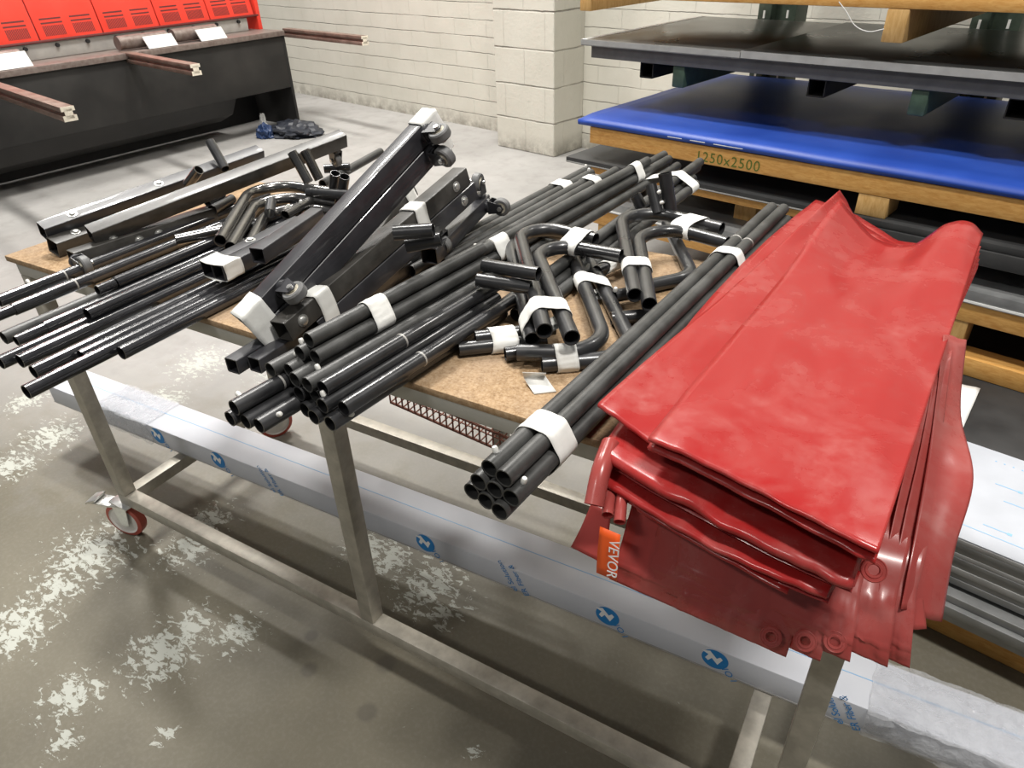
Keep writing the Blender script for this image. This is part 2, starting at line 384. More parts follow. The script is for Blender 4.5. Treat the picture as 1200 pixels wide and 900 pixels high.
def wall_mat(name, rowh, bw):
    m, t, b = nt(name); tc = N(t, 'ShaderNodeTexCoord'); tc.name = 'TC'; P = tc.outputs['Object']
    sep = N(t, 'ShaderNodeSeparateXYZ'); t.links.new(P, sep.inputs[0]); n1 = noi(t, 2.2, 5, .6); n2 = noi(t, 35, 4, .65); n3 = noi(t, 6, 4, .6)
    cmb = N(t, 'ShaderNodeCombineXYZ'); t.links.new(math_(t, 'ADD', math_(t, 'ADD', sep.outputs[0], sep.outputs[1]), .07), cmb.inputs[0])
    t.links.new(math_(t, 'ADD', sep.outputs[2], math_(t, 'MULTIPLY', n3.outputs[0], .020)), cmb.inputs[1])
    br = N(t, 'ShaderNodeTexBrick'); br.inputs['Scale'].default_value = 1; br.inputs['Mortar Size'].default_value = .0035; br.inputs['Mortar Smooth'].default_value = .6; br.inputs['Brick Width'].default_value = bw; br.inputs['Row Height'].default_value = rowh; br.inputs['Bias'].default_value = 0
    br.inputs['Color1'].default_value = (1, 1, 1, 1); br.inputs['Color2'].default_value = (.93, .93, .93, 1); t.links.new(cmb.outputs[0], br.inputs['Vector'])
    # open bed joints
    fr = math_(t, 'FRACT', math_(t, 'DIVIDE', math_(t, 'ADD', sep.outputs[2], math_(t, 'MULTIPLY', n3.outputs[0], .020)), rowh)); e = math_(t, 'ABSOLUTE', math_(t, 'SUBTRACT', fr, .5))
    bed = ramp(t, e, [(.470, (0, 0, 0)), (.490, (1, 1, 1))]).outputs[0]; bed = math_(t, 'MULTIPLY', bed, ramp(t, noi(t, 3.5, 4).outputs[0], [(.3, (.15,)*3), (.6, (1,)*3)]).outputs[0])
    col = ramp(t, n1.outputs[0], [(.3, (.585, .565, .49)), (.7, (.66, .64, .565))]).outputs[0]
    c = mixc(t, math_(t, 'MULTIPLY', br.outputs['Fac'], .10), col, (.42, .39, .32)); c = mixc(t, math_(t, 'MULTIPLY', bed, .75), c, (.16, .14, .115))
    c = mixc(t, math_(t, 'MULTIPLY', ramp(t, n2.outputs[0], [(.62, (0, 0, 0)), (.8, (1, 1, 1))]).outputs[0], .25), c, (.30, .28, .24))
    low = math_(t, 'SUBTRACT', 1, math_(t, 'DIVIDE', sep.outputs[2], .15), True); dirt = math_(t, 'MULTIPLY', low, ramp(t, noi(t, 9, 5, .7).outputs[0], [(.35, (0, 0, 0)), (.6, (1, 1, 1))]).outputs[0]); c = mixc(t, math_(t, 'MULTIPLY', dirt, .75), c, (.19, .17, .14))
    t.links.new(c, b.inputs['Base Color']); b.inputs['Roughness'].default_value = .62; b.inputs['Specular IOR Level'].default_value = .3
    hh = math_(t, 'SUBTRACT', math_(t, 'MULTIPLY', n2.outputs[0], .35), math_(t, 'ADD', bed, math_(t, 'MULTIPLY', br.outputs['Fac'], .3))); bump(t, b, hh, .9, .008); M[name] = m
wall_mat('painted_block', .131, .40); wall_mat('painted_pier', .262, .42)

# ------------------------------------------------------------------ setting
WD = Vector((math.cos(R(-12.26)), math.sin(R(-12.26)), 0)); WN = Vector((-WD.y, WD.x, 0)); W0 = at(646.7, 184, 0); W0.z = 0
def wp(a, b, z): return W0 + WD*a + WN*b + Vector((0, 0, z))
WROT = R(-12.26)
mb = MB(); mb.add([(-14, -8, 0), (10, -8, 0), (10, 12, 0), (-14, 12, 0)], [(0, 1, 2, 3)]); fl = mb.build('floor', M['concrete_floor'], loc=(0, 0, 0)); tag(fl, 'worn brown grey concrete floor with flaking pale paint', 'floor', kind='structure')
def local_box(name, mat, a0, a1, b0, b1, z0, z1, bev=0):
    mb = MB(); abox(mb, a0, a1, b0, b1, z0, z1, bev); o = mb.build(name, mat, loc=(0, 0, 0), smooth=False); o.location = W0; o.rotation_euler = (0, 0, WROT); return o
tag(local_box('wall_back', M['painted_block'], -9, 9, .37, .6, 0, 4.5), 'cream painted concrete block wall', 'wall', kind='structure')
tag(local_box('wall_pier', M['painted_pier'], -.60, .02, 0, .37, 0, 4.5, .008), 'cream painted block pier standing out from the wall', 'pier', kind='structure')

# ------------------------------------------------------------------ trolley
XL, XR, YF, YB, ZT = -1.835, .071, .752, 1.40, .93
S = .038
cart = empty('work_trolley', (-.88, 1.08, 0), 'long stainless steel trolley with particle board top carrying pipes and red curtains', 'trolley')
mb = MB(); abox(mb, XL-.03, XR+.02, YF-.004, YB+.045, ZT-.014, ZT, .002); mb.build('tabletop', M['particle_board'], cart)
mb = MB()
for y in (YF+S/2, YB-S/2): abox(mb, XL, XR, y-S/2, y+S/2, ZT-.014-.030, ZT-.0142, .002)
for x in (XL+S/2, -.88, XR-S/2): abox(mb, x-S/2, x+S/2, YF+S, YB-S, ZT-.014-.030, ZT-.0145, .002)
mb.build('top_frame', M['steel_frame'], cart)
for x in (XL+S/2, -.88, XR-S/2):
    for y in (YF+S/2, YB-S/2):
        mb = MB(); abox(mb, x-S/2, x+S/2, y-S/2, y+S/2, .186, ZT-.0445, .0025); mb.build('leg', M['steel_leg'], cart)
for y in (YF+S/2, YB-S/2):
    mb = MB(); abox(mb, XL, XR, y-S/2, y+S/2, .186-S, .186, .0015); mb.build('bottom_rail', M['steel_leg'], cart)
for x in (XL+S/2, -.025):
    mb = MB(); abox(mb, x-S/2, x+S/2, YF+S, YB-S, .1855-S, .1855, .003); mb.build('cross_rail', M['steel_leg'], cart)
def castor(x, y, ang, brake):
    z = .148; w = Vector((math.cos(ang), math.sin(ang), 0)); ax = Vector((-w.y, w.x, 0)); o = Vector((x, y, .0)) + w*.035
    mb = MB(); lathe(mb, (x, y, 0), (0, 0, 1), [(0, z), (.03, z), (.03, z-.012), (.022, z-.02), (0, z-.02)], 20)
    box(mb, (x, y, z-.002), (.042, 0, 0), (0, .036, 0), (0, 0, .0025), .001)
    for s in (-1, 1):
        c = o + ax*(s*.021); 
        pr = [(-.028, .128), (.022, .128), (.012, .05), (-.012, .05)]
        vs = [c - w*.03 + w*(a+.02) + Vector((0, 0, zz)) + ax*(t*.0015) for t in (-1, 1) for a, zz in pr]
        mb.add(vs, [(0,1,2,3),(7,6,5,4),(0,4,5,1),(1,5,6,2),(2,6,7,3),(3,7,4,0)])
    box(mb, o+Vector((0, 0, .126))-w*.012, w*.03, ax*.024, Vector((0, 0, .003)), .001)
    f = mb.build('castor_fork', M['zinc'], cart)
    mb = MB(); lathe(mb, o+Vector((0, 0, .0635))-ax*.0155, ax, [(.05, 0), (.0615, .003), (.063, .009), (.063, .022), (.0615, .028), (.05, .031)], 36); mb.build('tyre', M['wheel_red'], f)
    mb = MB(); lathe(mb, o+Vector((0, 0, .0635))-ax*.0155, ax, [(0, -.001), (.02, -.002), (.02, .002), (.045, .004), (.052, .0005), (.052, .0305), (.045, .027), (.02, .029), (.02, .033), (0, .032)], 36); mb.build('wheel_disc', M['wheel_white'], f)
    if brake:
        mb = MB(); box(mb, Vector((x, y, .122))+w*.095, w*.045, ax*.022, Vector((0, 0, .003))-w*0, .002); box(mb, Vector((x, y, .135))+w*.125+Vector((0, 0, -.008)), w*.02+Vector((0, 0, -.008)), ax*.024, Vector((0, 0, .004)), .002)
        mb.build('brake_pedal', M['zinc'], f)
castor(XL+.0, YF+.02, R(195), True); castor(XL+.01, YB-.02, R(240), False); castor(XR-.02, YF+.02, R(260), False); castor(XR-.02, YB-.02, R(80), False)

# film-wrapped channel lying on the bottom rails
BO = Vector((-1.358, .979, .187)); BE = Vector((1.081, .03, 0)).normalized(); BN = Vector((-BE.y, BE.x, 0)); bz = Vector((0, 0, 1))
BHh, BDp = .074, .128
x0, x1 = -1.12, 2.15
beam = MB(); box(beam, BO+BE*((x0+x1)/2)+BN*BDp/2+bz*BHh/2, BE*(x1-x0)/2, BN*BDp/2, bz*BHh/2, .004)
beam = tag(beam.build('wrapped_channel', M['film_white']), 'long steel channel in white protective film printed with blue logos, lying under the trolley', 'steel channel')
mb = MB(); box(mb, BO+BE*((x0+x1)/2)+BN*.070+bz*(BHh+.0002), BE*(x1-x0)/2, BN*.0012, bz*.0002); mb.build('printed_line', M['ink_pale'], beam)
mb = MB(); box(mb, BO+BE*((x0+x1)/2)-BN*.0003+bz*.006, BE*(x1-x0)/2, BN*.0004, bz*.0012); mb.build('film_edge', M['clamp_grey'], beam)
def on_beam(px, py):
    d = ray(px, py); t = ((BO-EYE).dot(BN))/d.dot(BN); q = EYE+d*t-BO; return q.dot(BE), q.z
def face_M(s, z, ang):
    a = R(ang); ex = BE*math.cos(a)+bz*math.sin(a); ey = -BE*math.sin(a)+bz*math.cos(a); o = BO+BE*s+bz*z-BN*.0007; n = -BN
    return Matrix(((ex.x, ey.x, n.x, o.x), (ex.y, ey.y, n.y, o.y), (ex.z, ey.z, n.z, o.z), (0, 0, 0, 1)))
for px, py in [(184, 508), (252, 528), (497, 624), (713, 706), (841, 757)]:
    s, z = on_beam(px, py); z = min(z, BHh-.031); r = .0285
    mb = MB(); o = BO+BE*s+bz*z-BN*.0006
    mb.add([o+BE*(r*math.cos(k*math.pi/18))+bz*(r*math.sin(k*math.pi/18)) for k in range(36)], [tuple(range(36))])
    lg = mb.build('round_logo', M['ink_blue'], beam, smooth=False)
    mb = MB(); o2 = o-BN*.0004; poly = [(-.026, .013), (-.011, .019), (.003, .004), (.009, .011), (.014, .006), (.006, -.012), (-.006, .001), (-.012, -.009), (-.018, -.004), (-.013, .008)]
    mb.add([o2+BE*a*1.14+bz*b*1.14 for a, b in poly], [tuple(range(len(poly)))]); mb.build('logo_mark', M['ink_white'], lg, smooth=False)
    for k, ch in enumerate('NOI'):
        text_mesh(ch, .0225, face_M(s+.027+.0125*k, z-.009-.0155*k, 125), 'logo_letter', M['ink_blue'], beam, .0001, 'CENTER')
for px, py in [(322, 580), (603, 690), (985, 840)]:
    s, z = on_beam(px, py)
    s = s
    text_mesh('el Solution', .0225, face_M(s+.010, .004, 118), 'film_print', M['ink_blue'], beam, .0001)
    text_mesh('ER Fiber &', .0225, face_M(s+.042, .004, 118), 'film_print', M['ink_blue'], beam, .0001)
# crumpled cling film at the ends
def crumple(nm, s0, s1, sd, label):
    nu, nv = 70, 44; vs = []
    for j in range(nv+1):
        for i in range(nu+1):
            u = i/nu; v = j/nv*(BHh*1.0+BDp*1.0); ed = .02*noise.noise(Vector((v*20, sd, 1)))
            s = s0+(s1-s0)*u+ed*(1 if u < .5 else -1)
            h = .002+.018*abs(noise.noise(Vector((s*14, v*16, sd))))+.004*abs(noise.noise(Vector((s*60, v*60, sd+3))))
            if v < BHh: p = BO+BE*s+bz*v-BN*h
            else: p = BO+BE*s+BN*(v-BHh)+bz*(BHh+h)
            vs.append(p)
    mb = MB(); mb.add(vs, grid_faces(nv+1, nu+1)); return tag(mb.build(nm, M['cling_film'], ang=20), label, 'plastic film')
crumple('cling_film', 1.52, 1.86, 2, 'crumpled clear cling film around the near end of the wrapped channel')
s, z = on_beam(118, 470)
crumple('cling_film', s-.05, s+.22, 9, 'creased clear film on the far left end of the wrapped channel')

# rusty wire tray under the table
mb = MB(); A, B_ = atY(455, 453, 1.28), atY(645, 535, 1.28); A2, B2 = A+Vector((0, .0, -.055)), B_+Vector((0, 0, -.055))
for p, q in ((A, B_), (A2, B2), (A+Vector((0, .22, 0)), B_+Vector((0, .22, 0)))): rod(mb, p, q, .004, 8)
for k in range(25):
    f = k/24; rod(mb, A.lerp(B_, f), A2.lerp(B2, f), .0025, 6); rod(mb, A2.lerp(B2, f), A2.lerp(B2, f)+Vector((0, .22, 0)), .0022, 6)
for k in range(6): rod(mb, A2+Vector((0, .04*k, 0)), B2+Vector((0, .04*k, 0)), .0022, 6)
rack_b = tag(mb.build('wire_tray', M['rust_wire']), 'rusty red wire mesh tray hanging under the trolley top', 'wire tray')
mb = MB()
for f in (.02, .98):
    for dy in (0, .22):
        p = A.lerp(B_, f)+Vector((0, dy, 0)); rod(mb, p, Vector((p.x, p.y, ZT-.0145)), .003, 6)
mb.build('hanger', M['rust_wire'], rack_b)

# ------------------------------------------------------------------ round pipes
PR = .0127
PIPES = {}
def pipe(key, p, q, label, group=None, mat='pipe_dusty', r=PR, button=None, collar=None, cat='pipe', name='steel_pipe'):
    p, q = Vector(p), Vector(q); mb = MB(); tube(mb, [p, p.lerp(q, .5), q], r); o = mb.build(name, M[mat]); tag(o, label, cat, group)
    PIPES[key] = (p, q, r); d, e1, e2 = frame_of(q-p)
    if button:
        for t, side in button:
            c = p+d*t; n = (e2*math.cos(side)+e1*math.sin(side)); mb = MB(); lathe(mb, c+n*(r-.001), n, [(.0042, 0), (.0042, .006), (.003, .0085), (0, .009)], 12); mb.build('snap_button', M['button_white'], o)
    if collar:
        for t in collar:
            c = p+d*t; mb = MB(); lathe(mb, c, d, [(r*.99, -.002), (r+.0007, -.001), (r+.0007, .001), (r*.99, .002)], 20); mb.build('joint_seam', M['clamp_grey'], o)
    return o
def spipe(key, x, y, z, L, slope, label, **kw):     # near end at (x,y,z), running back along +Y
    d = Vector((slope, 1, kw.pop('rise', 0))).normalized(); return pipe(key, (x, y, z), Vector((x, y, z))+d*L, label, **kw)
# bundle beside the curtains
rb0 = at(571, 552, .987); rdir = (at(905, 243, .987)-rb0).normalized()
bo = at(569, 587.5, .943)
lat = Vector((rdir.y, -rdir.x, 0)); pos = {'D': (0, .943, 0), 'C': (-1, .943, .005), 'H': (1, .943, -.006), 'B': (-.5, .9655, .004), 'E': (.5, .9655, .003), 'G': (1.5, .9655, .002), 'A': (0, .988, .012), 'F': (1, .988, .006)}
rlab = {'C': 'bottom left', 'D': 'bottom middle', 'H': 'bottom right', 'B': 'middle row left', 'E': 'middle row centre', 'G': 'middle row right', 'A': 'top left', 'F': 'top right'}
for k, (s, z, dy) in pos.items():
    p = bo+lat*(s*.0258)+rdir*dy; p.z = z
    pipe('R'+k, p, p+rdir*(1.13+random.uniform(-.01, .01)), 'long black pipe beside the red curtains, %s open end of its bundle' % rlab[k], 'long pipes beside the red curtains', button={'A': [(.02, -.3)], 'G': [(.022, .3)], 'D': [(.02, 1.2)]}.get(k), collar=[.88] if k in 'AF' else None)
def bundle_items(keys): return [(PIPES[k][0], (PIPES[k][1]-PIPES[k][0]).normalized(), PIPES[k][2]) for k in keys]
RK = ['R'+k for k in pos]
tape_band(rb0+rdir*.085, rdir, bundle_items(RK), .045, 'white tape round the near end of the pipe bundle beside the red curtains', 1)
q = at(845, 300, .987); tape_band(rb0+rdir*((q-rb0).dot(rdir)-.02), rdir, bundle_items(RK), .035, 'white tape round the far half of the pipe bundle beside the red curtains', 2)
# centre bundle, near half
cb = {'q': (-.809, .523, .943), 'r': (-.783, .529, .943), 's': (-.757, .531, .943), 'k': (-.731, .594, .943), 'l': (-.705, .586, .943), 'o': (-.671, .585, .943),
      'p': (-.796, .526, .9655), 'j': (-.7445, .600, .9655), 'i': (-.7185, .607, .9655), 'm': (-.6885, .592, .9655), 'n': (-.657, .602, .965),
      'e': (-.8055, .606, .9875), 'd': (-.7775, .617, .988), 'f': (-.7495, .602, .988), 'g': (-.722, .600, .988), 'h': (-.6945, .604, .988), 'c': (-.772, .638, 1.0105), 'b': (-.7425, .640, 1.0105), 'a': (-.7575, .647, 1.033)}
clab = {'q': 'lowest and leftmost open end', 'r': 'second from left in the bottom row', 's': 'third from left in the bottom row, nearest the camera', 'k': 'bottom row above the middle leg', 'l': 'bottom row just left of the middle leg top', 'o': 'bottom row rightmost, over the trolley leg',
        'p': 'upper of the low left four', 'j': 'second row with the brown rusty mouth', 'i': 'second row, half hidden in the middle', 'm': 'second row right of middle', 'n': 'second row rightmost, clearly lit',
        'e': 'third row leftmost', 'd': 'third row second from left', 'f': 'third row centre', 'g': 'third row right of centre', 'h': 'third row rightmost with a bright streak', 'c': 'fourth row left, under the taped pair', 'b': 'right of the taped pair on top', 'a': 'left of the taped pair on top'}
btn = {'c': [(.012, -.4)], 'g': [(.03, -.5)], 'i': [(.02, -.6)], 'm': [(.01, -.4)], 'l': [(.025, .4)], 'o': [(.03, 1.2)], 's': [(.03, 1.0)], 'p': [(.02, -1.0)], 'e': [(.045, .8)]}
for k, (x0_, y0_, z0_) in cb.items():
    spipe('C'+k, x0_+.1*(y0_-.6), y0_, z0_, .43 if k not in 'qrsp' else .5, .1, 'centre pile pipe, near end %s' % clab[k], group='centre pile of straight pipes', mat='pipe_black' if k in 'qrspklohmnj' else 'pipe_dusty', button=btn.get(k), collar={'h': [.17], 'n': [.17], 'p': [.085]}.get(k))
d1 = (PIPES['Ca'][1]-PIPES['Ca'][0]).normalized(); tape_band(PIPES['Ca'][0]+d1*.115, d1, bundle_items(['Ca', 'Cb']), .042, 'white tape round the two top pipes of the centre pile', 3)
# centre bundle, far half
fb = [(-.905, 1.06, 1.93, .943, .06, 'far left pair, left pipe'), (-.879, 1.09, 1.90, .943, .06, 'far left pair, right pipe'), (-.853, 1.16, 1.86, .943, .06, 'third from the left'), (-.827, 1.20, 1.95, .943, .06, 'fourth from the left, taped with its neighbour'),
      (-.768, 1.10, 2.04, .943, .09, 'low, left under the raised pipes'), (-.742, 1.11, 2.07, .943, .09, 'low, in the middle under the raised pipes'), (-.703, 1.12, 2.07, .943, .09, 'low, right under the raised pipes'),
      (-.755, 1.06, 2.09, .9655, .09, 'raised, reaching farthest back'), (-.7225, 1.06, 2.05, .9655, .09, 'raised, next to the farthest one'), (-.735, 1.13, 1.93, .988, .09, 'highest, with white tape near both ends'),
      (-.612, 1.06, 2.08, .943, .03, 'right side, left of three'), (-.586, 1.07, 1.97, .943, .03, 'right side, middle of three'), (-.56, 1.08, 1.92, .943, .03, 'right side, right of three'), (-.599, 1.08, 2.06, .9655, .03, 'right side, on top of three')]
for i, (xm, ya, yb, z, sl, lab) in enumerate(fb):
    pipe('B%d' % i, (xm+sl*(ya-1.5), ya, z), (xm+sl*(yb-1.5), yb, z), 'dusty pipe, far half of centre pile: '+lab, 'far half of the centre pile', button=[(.015, -.3)] if i in (7, 9) else ([(yb-ya-.02, .2)] if i in (0, 1) else None), collar=[.06] if i in (8, 9) else None)
def bandY(keys, Y, w, label, sd):
    k = keys[0]; p, q, r = PIPES[k]; d = (q-p).normalized(); o = p+d*((Y-p.y)/d.y); tape_band(o, d, bundle_items(keys), w, label, sd)
bandY(['B0', 'B1'], 1.72, .05, 'white tape round the far left pair of pipes', 4)
bandY(['B2', 'B3'], 1.80, .04, 'white tape round two pipes behind the far left pair', 5)
bandY(['B9', 'B7', 'B8'], 1.83, .04, 'white tape at the far end of the highest pipes', 6)
bandY(['B10', 'B11', 'B12', 'B13', 'B6'], 1.86, .05, 'wide white tape hanging round the far right pipes', 7)
bandY(['B9', 'B7', 'B8'], 1.19, .05, 'white tape round the near end of the highest pipes', 8)
# left group
LZ = .943
def lp(key, n, z, X, lab, far=1.33, mat='pipe_gloss', r=PR, dy=0, **kw):
    p = at(n[0], n[1], z); p.x = X; return pipe(key, p, (X-.012*(far-p.y), far, z), 'left group pipe, '+lab, 'left group of straight pipes', mat=mat, r=r, **kw)
lp('L1', (31.6, 460), LZ, -1.176, 'the frontmost, lowest in the picture'); lp('L2', (142, 414), LZ, -1.150, 'short overhang, right of the frontmost'); lp('L4', (90, 416), LZ, -1.202, 'set back between two longer ones near the front'); lp('L3', (37.7, 435.5), LZ, -1.228, 'second longest overhang near the front')
lp('L5', (18.7, 421.7), LZ, -1.286, 'wide open end above the second longest'); lp('L6', (0, 425), LZ, -1.3135, 'running out past the left picture edge at mid height', mat='pipe_gloss')
lp('L9', (102, 369), LZ+.0222, -1.2995, 'on top of two others, set back')
lp('L8', (47.6, 382.6), LZ, -1.370, 'wide sleeve with a thinner tube in its end'); 
p8 = PIPES['L8'][0]; pipe('L7', p8+Vector((0, -.055, 0)), p8+Vector((0, .03, 0)), 'thin short tube stuck in the end of a wide left pipe', mat='pipe_gloss', r=.0105)
lp('L10', (3, 395.6), LZ, -1.402, 'dull greyish one with its open end at the picture edge', mat='pipe_dusty')
lp('L11', (130, 330), LZ+.0215, -1.387, 'on top, ending in a thick sleeve', r=.0127)
p11 = PIPES['L11'][0]; pipe('L11b', p11+Vector((0, -.04, 0)), p11+Vector((0, -.002, 0)), 'thin tube end poking out of the thick sleeve', mat='pipe_gloss', r=.0105)
lp('L12', (12.8, 361.8), LZ, -1.5085, 'wide sleeve with a grey seam, second from the back', mat='pipe_gloss', collar=[.13]); p12 = PIPES['L12'][0]
pipe('L12b', p12+Vector((0, -.06, 0)), p12+Vector((0, .03, 0)), 'thin tube end left of the wide grey-seamed sleeve', mat='pipe_gloss', r=.0105)
lp('L13', (-2, 353), LZ, -1.5765, 'the rearmost, running along the back of the group', collar=[.14], button=[(.07, -.5)])

# ------------------------------------------------------------------ bent elbow pipes
def elbow(pts, z, label, mat='pipe_black', r=.0142, rad=.072, group='bent corner pipes', cat='bent pipe'):
    P = [at(x, y, zz if zz else z) for x, y, zz in [(p+(None,))[:3] for p in pts]]; path = fillet(P, rad, 12); mb = MB(); tube(mb, path, r, .0018, 20)
    o = mb.build('bent_pipe', M[mat]); tag(o, label, cat, group); return P
EA = elbow([(698, 281), (604, 257), (638, 388)], 1.004, 'bent black pipe, outer one of the upper pair between the pipe piles', rad=.055)
EB = elbow([(728, 300), (622, 281), (670, 396)], .998, 'bent black pipe, inner one of the upper pair between the pipe piles', rad=.055)
EE = elbow([(690, 276), (594, 268), (624, 398)], .974, 'bent black pipe under the upper pair, showing at its left', rad=.05)
EC = elbow([(606, 413), (714, 414), (668, 290)], .958, 'bent black pipe, inner one of the lower pair with open end on the left')
ED = elbow([(635, 427), (748, 418), (688, 300)], .944, 'bent black pipe, outer one of the lower pair with open end on the left')
EF = elbow([(618, 434), (716, 424), (680, 330)], .9435+.0, 'bent black pipe at the bottom of the lower pair, its end lowest', rad=.04) if False else None
EG = elbow([(846, 268), (724, 238), (744, 346)], .985, 'bent black pipe, outer one of the right pair near the red curtains')
EH = elbow([(852, 285), (744, 256), (761, 357)], .985, 'bent black pipe, inner one of the right pair near the red curtains')
EI = elbow([(748, 338), (812, 324), (782, 262)], .945, 'bent black pipe lying underneath the right pair, curve to the right', rad=.06)
EJ = elbow([(790, 306), (760, 300), (772, 276)], .972, 'short bent black pipe inside the curve of the right pair', rad=.03) if False else None
def eband(Ps, seg, f, w, label, sd, r=.0142):
    it = [(P[seg], (P[seg+1]-P[seg]).normalized(), r) for P in Ps]; P = Ps[0]; d = it[0][1]; o = P[seg].lerp(P[seg+1], f); tape_band(o-d*w/2, d, it, w, label, sd)
eband([EA, EB], 0, .14, .042, 'white tape on the right legs of the upper bent pair', 11)
eband([EB, EA, EE], 1, .78, .045, 'white tape on the lower ends of the upper bent pair', 12)
eband([ED, EC], 1, .62, .045, 'white tape on the upper ends of the lower bent pair', 13)
eband([ED, EC], 0, .24, .036, 'white tape on the left ends of the lower bent pair', 14)
eband([EG, EH], 0, .22, .045, 'white tape on the right ends of the right bent pair', 15)
eband([EG, EH], 1, .76, .04, 'white tape on the lower ends of the right bent pair', 16)
# loose tape end on the board
tz = ZT+.001
tp = [at(612, 436, ZT+.022), at(640, 437, ZT+.022), at(615, 445, tz+.006), at(640, 442, tz+.006), at(626, 462, tz), at(652, 459, tz)]
mb = MB(); L_ = spline([tp[0], tp[2], tp[4]], 10); R_ = spline([tp[1], tp[3], tp[5]], 10); mb.add([v for a, b in zip(L_, R_) for v in (a, b)], [(2*i, 2*i+1, 2*i+3, 2*i+2) for i in range(10)])
o = tag(mb.build('tape_end', M['tape']), 'loose white tape end lying on the bare particle board', 'tape'); md = o.modifiers.new('thickness', 'SOLIDIFY'); md.thickness = .0006

# ------------------------------------------------------------------ short straight connectors
def conn(n, f, zn, zf, label, r=PR, mat='pipe_black', **kw): return pipe(label, at(n[0], n[1], zn), at(f[0], f[1], zf), label, 'short connector pipes', mat, r, name='connector_pipe', cat='connector', **kw)
conn((567, 311), (631, 321), 1.035, 1.04, 'short black connector lying across the centre pile, upper of two')
conn((559, 328), (622, 337), 1.018, 1.012, 'short black connector lying across the centre pile, lower of two')
conn((508, 270), (462, 273), 1.125, 1.12, 'short connector lying on the square tubes, upper of two', button=[(.005, 1.5)])
conn((517, 280), (476, 288), 1.10, 1.09, 'short connector lying on the square tubes, lower of two')
conn((574, 369), (618, 338), .958, .958, 'short pipe with an open end right of the centre pile, left of two')
conn((604, 369), (634, 350), .944, .944, 'short pipe with an open end right of the centre pile, right of two')
conn((538, 409), (640, 398), .944, .944, 'short pipe on the board by the hanging tape, lowest left')
conn((557, 396), (650, 384), .956, .956, 'short pipe on the board by the hanging tape, upper')
conn((563, 413), (645, 404), .944, .944, 'short pipe on the board by the hanging tape, right') if False else None
conn((592, 415), (628, 410), .9445, .9445, 'short pipe with open mouth just left of the lower bent pair', r=.0125)
pa = PIPES['short pipe on the board by the hanging tape, lowest left']; pb = PIPES['short pipe on the board by the hanging tape, upper']
dd = (pa[1]-pa[0]).normalized(); tape_band(pa[0]+dd*.055, dd, [(pa[0], dd, PR), (pb[0], (pb[1]-pb[0]).normalized(), PR)], .045, 'white tape round the short pipes on the board by the front edge', 21)
conn((720, 347), (752, 341), .95, .95, 'short connector with a button left of the right bent pair', button=[(.0, .2)])
conn((716, 373), (806, 366), .944, .944, 'short pipe lying flat in front of the right bent pair')
conn((786, 248), (779, 203), .99, 1.075, 'connector standing upright behind the right bent pair, thicker one', r=.0155)
conn((771, 250), (763, 217), .99, 1.045, 'connector standing upright behind the right bent pair, thinner one with bolts', button=[(.02, .6), (.045, .6)])
conn((752, 243), (744, 229), .985, 1.012, 'stubby connector left of the upright pair', r=.014)
conn((700, 318), (738, 300), .952, .952, 'taped connector between the two bent pairs') 
pt = PIPES['taped connector between the two bent pairs']; dd = (pt[1]-pt[0]).normalized(); tape_band(pt[0]+dd*.02, dd, [(pt[0], dd, PR)], .05, 'white tape round a connector between the bent pairs', 22)
# left rear cluster
elbow([(258, 282), (300, 212), (392, 226)], 1.0, 'shiny bent pipe of the left rear cluster, topmost of three', 'chrome_dark', .0135, .075, 'shiny bent pipes')
elbow([(270, 290), (308, 226), (396, 238)], .985, 'shiny bent pipe of the left rear cluster, middle of three', 'chrome_dark', .0135, .075, 'shiny bent pipes')
elbow([(286, 300), (318, 238), (400, 250)], .97, 'shiny bent pipe of the left rear cluster, innermost of three', 'chrome_dark', .0135, .075, 'shiny bent pipes')
conn((206, 281), (266, 268), .985, .985, 'shiny short pipe pointing left out of the rear cluster', mat='chrome_dark')
conn((246, 166), (264, 198), 1.09, 1.03, 'dark pipe stub sticking up behind the long square tube')
conn((233, 199), (220, 216), 1.06, 1.02, 'open pipe stub leaning over the long square tube', mat='chrome_dark')
conn((260, 226), (243, 238), .985, .975, 'open pipe stub below the long square tube, upper'); conn((272, 233), (249, 246), .965, .965, 'open pipe stub below the long square tube, lower')
conn((342, 178), (362, 214), 1.085, 1.01, 'shiny pipe standing across the long square tube, left', mat='chrome_dark'); conn((357, 176), (374, 210), 1.085, 1.01, 'shiny pipe standing across the long square tube, right', mat='chrome_dark')
conn((393, 203), (391, 222), 1.055, 1.01, 'upright black open stub, left of two by the leaning tube'); conn((404, 207), (401, 226), 1.055, 1.01, 'upright black open stub, right of two by the leaning tube')
conn((316, 250), (318, 236), .99, 1.0, 'black open stub inside the shiny curves'); conn((362, 226), (412, 229), 1.0, 1.02, 'black stub lying right of the shiny curves'); conn((334, 252), (364, 236), .985, .985, 'stub with bolts inside the shiny curves', mat='chrome_dark', button=[(.02, 0), (.06, .4)])
conn((380, 198), (410, 196), .98, .98, 'black stub behind the upright open stubs'); conn((378, 216), (446, 178), .965, .965, 'dusty pipe passing behind the leaning tube', mat='pipe_dusty')

